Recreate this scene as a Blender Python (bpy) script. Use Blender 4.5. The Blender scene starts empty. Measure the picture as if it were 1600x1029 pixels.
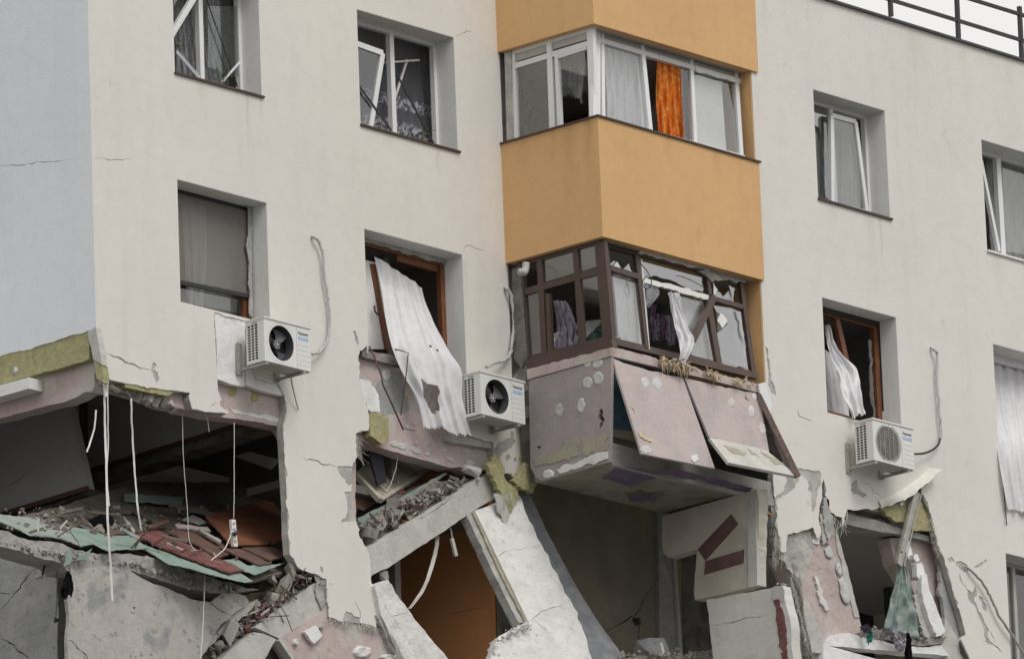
import bpy, bmesh, math, random
from mathutils import Vector, Matrix, noise
from mathutils.geometry import delaunay_2d_cdt
V = Vector
scene = bpy.context.scene
col = scene.collection

# ------------------------------------------------------------------ camera
FPX, YAW, PITCH, ROLL, DIST = 13790.18, math.radians(41.29718), math.radians(15.21581), math.radians(-2.21648), 103.0
_f = V((math.cos(YAW)*math.cos(PITCH), math.sin(YAW)*math.cos(PITCH), math.sin(PITCH)))
_r = V((math.sin(YAW), -math.cos(YAW), 0))
_u = _r.cross(_f)
RT = _r*math.cos(ROLL) + _u*math.sin(ROLL)
UP = -_r*math.sin(ROLL) + _u*math.cos(ROLL)
FW = _f
def ray(px, py):
    return RT*((px-800)/FPX) + UP*(-(py-514.5)/FPX) + FW
CAM = ray(150.1, 509.8)*(-DIST)          # the building's corner (photo 150,510) is the world origin
cam_d = bpy.data.cameras.new("camera"); cam = bpy.data.objects.new("camera", cam_d); col.objects.link(cam)
cam_d.sensor_width = 36; cam_d.lens = FPX/1600*36; cam_d.clip_start = 1; cam_d.clip_end = 6000
cam.matrix_world = Matrix(((RT.x, UP.x, -FW.x, CAM.x), (RT.y, UP.y, -FW.y, CAM.y), (RT.z, UP.z, -FW.z, CAM.z), (0, 0, 0, 1)))
scene.camera = cam

# ------------------------------------------------------------------ sky and light (overcast)
SUN_EL, SUN_AZ = math.radians(52), math.atan2(-0.88, -0.20)      # direction towards the sun, in front of the facade
world = bpy.data.worlds.new("World"); scene.world = world; world.use_nodes = True
wn, wl = world.node_tree.nodes, world.node_tree.links
wn.clear()
w_out = wn.new("ShaderNodeOutputWorld"); w_bg = wn.new("ShaderNodeBackground"); w_sky = wn.new("ShaderNodeTexSky")
w_sky.sky_type = 'NISHITA'; w_sky.sun_disc = False; w_sky.sun_elevation = SUN_EL
w_sky.sun_rotation = math.pi/2 - SUN_AZ; w_sky.air_density = 1.0; w_sky.dust_density = 4.0; w_sky.ozone_density = 1.0
w_hs = wn.new("ShaderNodeHueSaturation"); w_hs.inputs['Saturation'].default_value = 0.25
w_mix = wn.new("ShaderNodeMixRGB"); w_mix.inputs[0].default_value = 0.8; w_mix.inputs[2].default_value = (8.3, 8.18, 8.0, 1)
wl.new(w_sky.outputs[0], w_hs.inputs['Color']); wl.new(w_hs.outputs[0], w_mix.inputs[1]); wl.new(w_mix.outputs[0], w_bg.inputs[0])
w_bg.inputs[1].default_value = 0.094; wl.new(w_bg.outputs[0], w_out.inputs[0])
sun_d = bpy.data.lights.new("sun", 'SUN'); sun_d.energy = 1.06; sun_d.angle = math.radians(28); sun_d.color = (1, .97, .93)
sun = bpy.data.objects.new("sun", sun_d); col.objects.link(sun)
_sd = V((math.cos(SUN_EL)*math.cos(SUN_AZ), math.cos(SUN_EL)*math.sin(SUN_AZ), math.sin(SUN_EL)))
sun.rotation_euler = _sd.to_track_quat('Z', 'Y').to_euler()
vs = scene.view_settings; vs.view_transform = 'Standard'; vs.look = 'None'; vs.gamma = 1; vs.use_curve_mapping = False; vs.exposure = 0.36
scene.cycles.use_denoising = True; scene.cycles.max_bounces = 5; scene.cycles.diffuse_bounces = 4; scene.cycles.transparent_max_bounces = 12

# ------------------------------------------------------------------ helpers
class Plane:
    def __init__(s, o, n):
        s.o, s.n = V(o), V(n).normalized()
        if s.n.dot(FW) < 0: s.n = -s.n                         # normal points away from the viewer, into the building
        s.a = V((0, 0, 1)).cross(s.n)
        s.a = (V((1, 0, 0)) if s.a.length < 1e-4 else s.a).normalized()
        s.b = s.n.cross(s.a)
    def at(s, px, py):
        r = ray(px, py); return CAM + r*((s.o-CAM).dot(s.n)/r.dot(s.n))
    def to2(s, p): d = p-s.o; return (d.dot(s.a), d.dot(s.b))
    def to3(s, q): return s.o + s.a*q[0] + s.b*q[1]
def PY(y): return Plane((0, y, 0), (0, 1, 0))
def PX(x): return Plane((x, 0, 0), (1, 0, 0))
def PZ(z): return Plane((0, 0, z), (0, 0, 1))
def P3(*pts):                                                  # plane through three (px, py, y) points
    a, b, c = [PY(p[2]).at(p[0], p[1]) for p in pts]
    return Plane(a, (b-a).cross(c-a))
XA, YB, XB = 7.294, -1.568, 10.30
FL, FR, SX, BX = PY(0), PY(YB), PX(0), PX(XA)
ROOF = 6.07

def empty(name, loc=(0, 0, 0)):
    o = bpy.data.objects.new(name, None); o.location = loc; o.empty_display_size = .2; col.objects.link(o); return o
def tag(o, label=None, cat=None, group=None, kind=None):
    for k, v in (("label", label), ("category", cat), ("group", group), ("kind", kind)):
        if v: o[k] = v
    return o
def link(name, verts, faces, mat, parent=None, smooth=False, base=None):
    me = bpy.data.meshes.new(name); verts = [V(v) for v in verts]
    o = bpy.data.objects.new(name, me)
    org = V((0, 0, 0))
    me.from_pydata([v-org for v in verts], [], faces); me.materials.append(mat); me.validate(); me.update()
    if smooth:
        for p in me.polygons: p.use_smooth = True
    col.objects.link(o)
    if parent: o.parent = parent; o.matrix_parent_inverse = Matrix.Translation(-parent.location) if parent.parent is None else Matrix()
    return o
def jag(pts, amp=1.4, step=5, seed=0, closed=True):
    rnd = random.Random(seed); out = []; n = len(pts)
    for i in range(n if closed else n-1):
        p, q = pts[i], pts[(i+1) % n]
        out.append((p[0], p[1]))
        if len(p) > 2: continue
        dx, dy = q[0]-p[0], q[1]-p[1]; L = math.hypot(dx, dy); k = max(1, int(L/step)); w = 0
        for j in range(1, k):
            w = .6*w + rnd.gauss(0, amp); t = (j+rnd.uniform(-.3, .3))/k; e = min(1, 4*min(t, 1-t))
            out.append((p[0]+dx*t-dy/L*w*e, p[1]+dy*t+dx/L*w*e))
    if not closed: out.append(pts[-1][:2])
    return out
def crack(pts, w=1.2, seed=0, amp=1.2, step=5):
    q = jag(pts, amp, step, seed, closed=False); rnd = random.Random(seed+9); L, R = [], []
    for i, p in enumerate(q):
        a, b = q[max(0, i-1)], q[min(len(q)-1, i+1)]; d = V((b[0]-a[0], b[1]-a[1])); d = d.normalized() if d.length > 1e-6 else V((1, 0))
        ww = w*.5*rnd.uniform(.35, 1.3)*min(1, .15+3*min(i, len(q)-1-i)/len(q))
        L.append((p[0]-d.y*ww, p[1]+d.x*ww)); R.append((p[0]+d.y*ww, p[1]-d.x*ww))
    return L+R[::-1]
def inside(p, poly):
    x, y = p; c = False; j = len(poly)-1
    for i in range(len(poly)):
        xi, yi = poly[i]; xj, yj = poly[j]
        if (yi > y) != (yj > y) and x < (xj-xi)*(y-yi)/(yj-yi)+xi: c = not c
        j = i
    return c
def prism2(pl, outer, holes, thick, off=0.0, rough=0.0, grid=.05):
    """2-D outline on a plane -> verts, faces of a closed slab"""
    loops = [outer]+list(holes); vs2, ed = [], []
    for lp in loops:
        s = len(vs2); vs2 += [V(p) for p in lp]; ed += [(s+i, s+(i+1) % len(lp)) for i in range(len(lp))]
    if rough:
        rn = random.Random(len(outer)); xs = [p[0] for p in outer]; ys = [p[1] for p in outer]; gx = min(xs)
        while gx < max(xs):
            gy = min(ys)
            while gy < max(ys):
                q = (gx+rn.uniform(-.4, .4)*grid, gy+rn.uniform(-.4, .4)*grid)
                if inside(q, outer) and not any(inside(q, h) for h in holes): vs2.append(V(q))
                gy += grid
            gx += grid
    v, e, f, *_ = delaunay_2d_cdt(vs2, ed, [], 0, 1e-5)
    tris = []
    for t in f:
        c = sum((v[i] for i in t), V((0, 0)))/len(t)
        if inside(c, outer) and not any(inside(c, h) for h in holes):
            a = sum(v[t[i]].x*v[t[(i+1) % len(t)]].y-v[t[(i+1) % len(t)]].x*v[t[i]].y for i in range(len(t)))
            if abs(a) > 1e-10: tris.append(tuple(t) if a > 0 else tuple(reversed(t)))
    used = sorted({i for t in tris for i in t}); m = {i: k for k, i in enumerate(used)}
    N = len(used); P = [pl.to3(v[i])+pl.n*off for i in used]; verts = P+[p+pl.n*thick for p in P]
    if rough:
        for i, p in enumerate(P):
            k = noise.noise(p*3.1)*.9+noise.noise(p*9.0)*.6+noise.noise(p*26.0)*.35
            verts[i] = p+pl.n*(rough*k)+pl.a*(rough*.35*noise.noise(p*17.0))+pl.b*(rough*.35*noise.noise(p*17.0+V((9, 4, 2))))
    tris = [tuple(m[i] for i in t) for t in tris]
    # front faces look towards -n
    es = {}
    for t in tris:
        for i in range(len(t)): es[(t[i], t[(i+1) % len(t)])] = 1
    faces = [tuple(reversed(t)) for t in tris]+[tuple(i+N for i in t) for t in tris]
    for (a, b) in es:
        if (b, a) not in es: faces.append((a, b, b+N, a+N))
    return verts, faces
def slab(name, px, pl, thick, mat, parent=None, holes=(), off=0.0, j=0, seed=1, step=5, rough=0.0, grid=.05):
    if thick > .07: j, step = j*.45, step*1.5
    px = jag(px, j, step, seed) if j else [p[:2] for p in px]
    o2 = [pl.to2(pl.at(*p)) for p in px]; h2 = [[pl.to2(pl.at(*p)) for p in h] for h in holes]
    v, f = prism2(pl, o2, h2, thick, off, rough, grid)
    return link(name, v, f, mat, parent)
def slabw(name, pts, pl, thick, mat, parent=None, holes=(), off=0.0):      # outline given as (a, b) metres on the plane
    v, f = prism2(pl, pts, holes, thick, off); return link(name, v, f, mat, parent)
def boxv(c0, c1):
    (x0, y0, z0), (x1, y1, z1) = c0, c1
    v = [(x, y, z) for z in (z0, z1) for y in (y0, y1) for x in (x0, x1)]
    return v, [(0, 2, 3, 1), (4, 5, 7, 6), (0, 1, 5, 4), (2, 6, 7, 3), (0, 4, 6, 2), (1, 3, 7, 5)]
def box(name, c0, c1, mat, parent=None):
    v, f = boxv(c0, c1); return link(name, v, f, mat, parent)
def zat(px, py, pl): return pl.at(px, py).z
class MB:
    def __init__(s): s.v, s.f = [], []
    def add(s, v, f): n = len(s.v); s.v += [V(p) for p in v]; s.f += [tuple(i+n for i in q) for q in f]; return s
    def box(s, c0, c1): return s.add(*boxv(c0, c1))
    def bar(s, a, b, w, t, n):                                  # box along a-b, w wide in the plane, t thick along n
        a, b, n = V(a), V(b), V(n).normalized(); d = (b-a).normalized(); sd = n.cross(d).normalized()*w/2
        vv = [p+sgn*sd+n*k for p in (a, b) for k in (0, t) for sgn in (-1, 1)]
        return s.add(vv, [(0, 1, 3, 2), (4, 6, 7, 5), (0, 4, 5, 1), (2, 3, 7, 6), (0, 2, 6, 4), (1, 5, 7, 3)])
    def tube(s, pts, r, k=8, taper=None):
        pts = [V(p) for p in pts]; n0 = len(s.v); ref = V((.31, .2, .93)); L = len(pts)
        for i, p in enumerate(pts):
            d = (pts[min(i+1, L-1)]-pts[max(i-1, 0)]).normalized(); a = d.cross(ref).normalized(); b = d.cross(a)
            rr = (r[i] if isinstance(r, (list, tuple)) else r)
            for q in range(k): s.v.append(p+(a*math.cos(2*math.pi*q/k)+b*math.sin(2*math.pi*q/k))*rr)
        for i in range(L-1):
            for q in range(k): s.f.append((n0+i*k+q, n0+i*k+(q+1) % k, n0+(i+1)*k+(q+1) % k, n0+(i+1)*k+q))
        s.f.append(tuple(n0+q for q in reversed(range(k)))); s.f.append(tuple(n0+(L-1)*k+q for q in range(k)))
        return s
    def build(s, name, mat, parent=None, smooth=False): return link(name, s.v, s.f, mat, parent, smooth)
def pbar(pl, x1, y1, x2, y2, w, t=.05, off=0.0, mb=None):
    mb = mb or MB(); a, b = pl.at(x1, y1)+pl.n*off, pl.at(x2, y2)+pl.n*off; return mb.bar(a, b, w, t, pl.n)
def smoothpts(pts, k=6):
    pts = [V(p) for p in pts]; out = []
    for i in range(len(pts)-1):
        p0, p1, p2, p3 = pts[max(i-1, 0)], pts[i], pts[i+1], pts[min(i+2, len(pts)-1)]
        for j in range(k):
            t = j/k; out.append(.5*((2*p1)+(p2-p0)*t+(2*p0-5*p1+4*p2-p3)*t*t+(3*p1-p0-3*p2+p3)*t**3))
    out.append(pts[-1]); return out
def wire(name, px, r, mat, parent=None, k=6, wob=0.0, seed=0):  # px: (px, py, y)
    rnd = random.Random(seed); pts = smoothpts([PY(p[2]).at(p[0], p[1]) for p in px])
    pts = [p+V([rnd.gauss(0, wob) for _ in range(3)]) for p in pts] if wob else pts
    return MB().tube(pts, r, k).build(name, mat, parent, True)
def resample(pts, n):
    pts = smoothpts(pts, 8); L = [0]
    for a, b in zip(pts, pts[1:]): L.append(L[-1]+(b-a).length)
    out, k = [], 0
    for i in range(n):
        t = L[-1]*i/(n-1)
        while k < len(L)-2 and L[k+1] < t: k += 1
        q = (t-L[k])/max(1e-9, L[k+1]-L[k]); out.append(pts[k].lerp(pts[k+1], q))
    return out
def project(p):
    d = p-CAM; z = d.dot(FW); return (800+FPX*d.dot(RT)/z, 514.5-FPX*d.dot(UP)/z)
def cloth(name, L, R, folds, amp, mat, parent=None, seed=0, n=40, m=70, holes=(), hem=.02, grow=.5, crease=.012):
    A = resample([PY(p[2]).at(p[0], p[1]) for p in L], n); B = resample([PY(p[2]).at(p[0], p[1]) for p in R], n)
    rnd = random.Random(seed); ph = [rnd.uniform(0, 6.28) for _ in range(6)]; v, keep = [], {}
    nrm = V((-.55, -.83, 0))
    for i in range(n):
        t = i/(n-1); ac = B[i]-A[i]
        for k in range(m):
            u = k/(m-1)
            w = math.sin(2*math.pi*folds*(u+.07*math.sin(3*t+ph[0]))+ph[1]) + .5*math.sin(2*math.pi*folds*1.7*(u+.05*math.sin(4*t+ph[2]))+ph[3])
            p = A[i]+ac*u+nrm*(w*amp*(1-grow+grow*t))
            q = noise.noise(V((u*6+seed, t*7, seed*1.7)))
            p = p+nrm*(q*crease)
            if i == n-1: p = p+V((0, 0, rnd.uniform(-hem, hem)+hem*math.sin(9*u+ph[4])))
            v.append(p)
    f = []
    for i in range(n-1):
        for k in range(m-1):
            q = (i*m+k, i*m+k+1, (i+1)*m+k+1, (i+1)*m+k)
            if holes:
                c = project((v[q[0]]+v[q[2]])/2)
                if any(inside(c, h) for h in holes): continue
            f.append(q)
    return link(name, v, f, mat, parent, True)
def chunk(name, c, s, mat, parent=None, seed=0, pts=16, rot=None):
    rnd = random.Random(seed); bm = bmesh.new()
    R = Matrix.Rotation(rnd.uniform(0, 6.28), 3, V((rnd.gauss(0, 1), rnd.gauss(0, 1), rnd.gauss(0, 1))).normalized()) if rot is None else rot
    for _ in range(pts):
        p = V([rnd.uniform(-1, 1) for _ in range(3)])
        p = V([max(-.8, min(.8, x*1.35)) for x in p]); p = V((p.x*s[0], p.y*s[1], p.z*s[2])); bm.verts.new(V(c)+R@p)
    r = bmesh.ops.convex_hull(bm, input=bm.verts)
    bmesh.ops.delete(bm, geom=[x for x in r['geom_interior'] if isinstance(x, bmesh.types.BMVert)], context='VERTS')
    bm.verts.index_update(); vv = [x.co.copy() for x in bm.verts]; ff = [[x.index for x in q.verts] for q in bm.faces]; bm.free()
    return link(name, vv, ff, mat, parent)
def blobpx(cx, cy, rx, ry, seed=0, n=14, ang=0, r=.16):
    rnd = random.Random(seed); out = []
    for i in range(n):
        a = 2*math.pi*i/n; k = 1+rnd.uniform(-r, r); x, y = rx*k*math.cos(a), ry*k*math.sin(a)
        out.append((cx+x*math.cos(ang)-y*math.sin(ang), cy+x*math.sin(ang)+y*math.cos(ang)))
    return out
def dome(name, cx, cy, rx, ry, pl, h, mat, parent, seed=0, ang=0):   # flat lump of adhesive on a wall
    n = 22; ring = blobpx(cx, cy, rx, ry, seed, n, ang, .15); rnd = random.Random(seed+3); v = []; f = []
    for k, (sc, hh) in enumerate(((1, -.004), (.93, .55*h), (.78, .95*h), (.5, .9*h), (.25, .8*h))):
        v += [pl.at(cx+(x-cx)*sc, cy+(y-cy)*sc)-pl.n*(hh*(rnd.uniform(.8, 1.15) if k > 1 else 1)) for x, y in ring]
        if k: f += [((k-1)*n+i, (k-1)*n+(i+1) % n, k*n+(i+1) % n, k*n+i) for i in range(n)]
    f.append(tuple(4*n+i for i in range(n)))
    return link(name, v, f, mat, parent, True)

# ------------------------------------------------------------------ materials
def mat(name, c, c2=None, scale=2.0, thr=None, rough=.9, bump=0.0, bscale=40, var=.05, streak=0.0, spec=None, metal=0.0, detail=6, speck=0.0, spots=0.0, drips=(), pocks=0.0):
    m = bpy.data.materials.new(name); m.use_nodes = True; N, K = m.node_tree.nodes, m.node_tree.links
    b = N['Principled BSDF']; b.inputs['Roughness'].default_value = rough; b.inputs['Metallic'].default_value = metal
    b.inputs['Specular IOR Level'].default_value = .5 if spec is None else spec
    tc = N.new('ShaderNodeTexCoord').outputs['Object']
    def noise_(sc, det=detail, vec=None, dist=0.0):
        t = N.new('ShaderNodeTexNoise'); t.inputs['Scale'].default_value = sc; t.inputs['Detail'].default_value = det; t.inputs['Roughness'].default_value = .6
        t.inputs['Distortion'].default_value = dist; K.new(vec or tc, t.inputs['Vector']); return t.outputs['Fac']
    def mixc(fac, a, bb, mode='MIX'):
        x = N.new('ShaderNodeMixRGB'); x.blend_type = mode
        for s, val in ((0, fac), (1, a), (2, bb)):
            if hasattr(val, 'is_linked'): K.new(val, x.inputs[s])
            else: x.inputs[s].default_value = val if s == 0 else (*val, 1)
        return x.outputs[0]
    def ramp(src, lo, hi, a=0, bv=1):
        x = N.new('ShaderNodeMapRange'); x.inputs[1].default_value = lo; x.inputs[2].default_value = hi; x.inputs[3].default_value = a; x.inputs[4].default_value = bv
        K.new(src, x.inputs[0]); return x.outputs[0]
    cur = mixc(ramp(noise_(scale*.7, 4), .3, .7), tuple(x*(1-var) for x in c), tuple(min(1, x*(1+var)) for x in c))
    cur = mixc(1.0, cur, mixc(ramp(noise_(scale*7, 4), .32, .68), (1-var*.8,)*3, (1+var*.5,)*3), 'MULTIPLY')
    cur = mixc(1.0, cur, mixc(ramp(noise_(70, 2), .3, .7), (1-var*.9,)*3, (1+var*.6,)*3), 'MULTIPLY')
    if c2: lo, hi = thr or (.45, .6); cur = mixc(ramp(noise_(scale, 6, dist=.3), lo, hi), cur, c2)
    if streak:
        mp = N.new('ShaderNodeMapping'); mp.inputs['Scale'].default_value = (3.3, 3.3, .22); K.new(tc, mp.inputs[0])
        cur = mixc(1.0, cur, mixc(ramp(noise_(1.0, 5, mp.outputs[0], .6), .52, .80), (1, 1, 1), (1-streak, 1-streak*1.02, 1-streak*1.08)), 'MULTIPLY')
    if pocks: cur = mixc(ramp(noise_(4.2, 3), .70, .73, 0, pocks), cur, tuple(x*.72 for x in c))
    if drips:                                                  # rusty run-off stains below sills: (x, z top, length, width, strength)
        sp = N.new('ShaderNodeSeparateXYZ'); K.new(tc, sp.inputs[0]); wob = ramp(noise_(3.0, 3), .3, .7, -.03, .03)
        def mth(op, a, b_):
            x = N.new('ShaderNodeMath'); x.operation = op; x.use_clamp = op == 'MULTIPLY'
            for k_, vv in ((0, a), (1, b_)):
                if hasattr(vv, 'is_linked'): K.new(vv, x.inputs[k_])
                else: x.inputs[k_].default_value = vv
            return x.outputs[0]
        for (dx_, zt, ln_, wd_, st_, *axs) in drips:
            ax = mth('ABSOLUTE', mth('ADD', mth('SUBTRACT', sp.outputs[axs[0] if axs else 'X'], dx_), wob), 0)
            fac = mth('MULTIPLY', mth('MULTIPLY', ramp(ax, 0, wd_, 1, 0), ramp(sp.outputs['Z'], zt-ln_, zt, 0, st_)), ramp(sp.outputs['Z'], zt, zt+.02, 1, 0))
            cur = mixc(fac, cur, (c[0]*.62, c[1]*.55, c[2]*.48))
    if spots: cur = mixc(ramp(noise_(11, 4), .60, .66, 0, spots), cur, tuple(x*.45 for x in c))
    if speck: cur = mixc(ramp(noise_(55, 3), .66, .72, 0, speck), cur, tuple(x*.35 for x in c))
    K.new(cur, b.inputs['Base Color'])
    if bump:
        bp = N.new('ShaderNodeBump'); bp.inputs['Strength'].default_value = bump; bp.inputs['Distance'].default_value = .01
        K.new(noise_(bscale, 4), bp.inputs['Height']); K.new(bp.outputs[0], b.inputs['Normal'])
    return m
def glass(name, tint=(.78, .82, .82), refl=.14):
    m = bpy.data.materials.new(name); m.use_nodes = True; N, K = m.node_tree.nodes, m.node_tree.links; N.clear()
    o = N.new('ShaderNodeOutputMaterial'); mx = N.new('ShaderNodeMixShader'); t = N.new('ShaderNodeBsdfTransparent'); g = N.new('ShaderNodeBsdfGlossy')
    t.inputs[0].default_value = (*tint, 1); g.inputs['Roughness'].default_value = .03; mx.inputs[0].default_value = refl
    K.new(t.outputs[0], mx.inputs[1]); K.new(g.outputs[0], mx.inputs[2]); K.new(mx.outputs[0], o.inputs[0]); return m
def fabric(name, c, sheer=.0, trans=.35, pattern=None, c2=None, scale=12, bands=False):
    m = bpy.data.materials.new(name); m.use_nodes = True; N, K = m.node_tree.nodes, m.node_tree.links; N.clear()
    o = N.new('ShaderNodeOutputMaterial'); d = N.new('ShaderNodeBsdfDiffuse'); t = N.new('ShaderNodeBsdfTranslucent'); m1 = N.new('ShaderNodeMixShader')
    m1.inputs[0].default_value = trans; K.new(d.outputs[0], m1.inputs[1]); K.new(t.outputs[0], m1.inputs[2]); cur = m1.outputs[0]
    tc = N.new('ShaderNodeTexCoord'); nz = N.new('ShaderNodeTexNoise'); nz.inputs['Scale'].default_value = scale; nz.inputs['Detail'].default_value = 5
    K.new(tc.outputs['Object'], nz.inputs['Vector'])
    mr = N.new('ShaderNodeMapRange'); mr.inputs[1].default_value = .4 if not c2 else .5; mr.inputs[2].default_value = .7 if not c2 else .56; K.new(nz.outputs['Fac'], mr.inputs[0])
    mc = N.new('ShaderNodeMixRGB'); mc.inputs[1].default_value = (*c, 1); mc.inputs[2].default_value = (*(c2 or tuple(x*.9 for x in c)), 1)
    K.new(mr.outputs[0], mc.inputs[0]); K.new(mc.outputs[0], d.inputs[0]); K.new(mc.outputs[0], t.inputs[0])
    if sheer:
        tr = N.new('ShaderNodeBsdfTransparent'); m2 = N.new('ShaderNodeMixShader'); m2.inputs[0].default_value = sheer
        if pattern:                                           # woven lace motif: opaque figures on a fine net
            vo = N.new('ShaderNodeTexVoronoi'); vo.inputs['Scale'].default_value = pattern; K.new(tc.outputs['Object'], vo.inputs['Vector'])
            m3 = N.new('ShaderNodeMapRange'); m3.inputs[1].default_value = .25; m3.inputs[2].default_value = .4; m3.inputs[3].default_value = sheer*.35; m3.inputs[4].default_value = sheer
            K.new(vo.outputs['Distance'], m3.inputs[0]); K.new(m3.outputs[0], m2.inputs[0])
            if bands:                                         # motifs woven only into two borders near the hem
                sx = N.new('ShaderNodeSeparateXYZ'); K.new(tc.outputs['Object'], sx.inputs[0]); cr = N.new('ShaderNodeValToRGB'); el = cr.color_ramp.elements
                z0 = N.new('ShaderNodeMapRange'); z0.inputs[1].default_value = 3.3; z0.inputs[2].default_value = 4.9; K.new(sx.outputs['Z'], z0.inputs[0])
                el[0].position = 0; el[0].color = (0, 0, 0, 1); el[1].position = .26; el[1].color = (0, 0, 0, 1)
                for ps_, vl in ((.33, 1), (.42, 1), (.425, .25), (.51, .25), (.515, 1)): e_ = el.new(ps_); e_.color = (vl, vl, vl, 1)
                K.new(z0.outputs[0], cr.inputs[0]); mxv = N.new('ShaderNodeMath'); mxv.operation = 'MULTIPLY_ADD'; mxv.inputs[1].default_value = sheer; K.new(cr.outputs[0], mxv.inputs[0]); mxv.inputs[2].default_value = 0
                mm = N.new('ShaderNodeMath'); mm.operation = 'MAXIMUM'; K.new(mxv.outputs[0], mm.inputs[0]); K.new(m3.outputs[0], mm.inputs[1]); K.new(mm.outputs[0], m2.inputs[0]); nn = N.new('ShaderNodeTexNoise'); nn.inputs['Scale'].default_value = 22; nn.inputs['Detail'].default_value = 2; K.new(tc.outputs['Object'], nn.inputs['Vector']); K.new(nn.outputs['Fac'], m3.inputs[0]); m3.inputs[1].default_value = .49; m3.inputs[2].default_value = .52; m3.inputs[3].default_value = sheer; m3.inputs[4].default_value = .12
        K.new(cur, m2.inputs[1]); K.new(tr.outputs[0], m2.inputs[2]); cur = m2.outputs[0]
    K.new(cur, o.inputs[0]); return m
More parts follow.
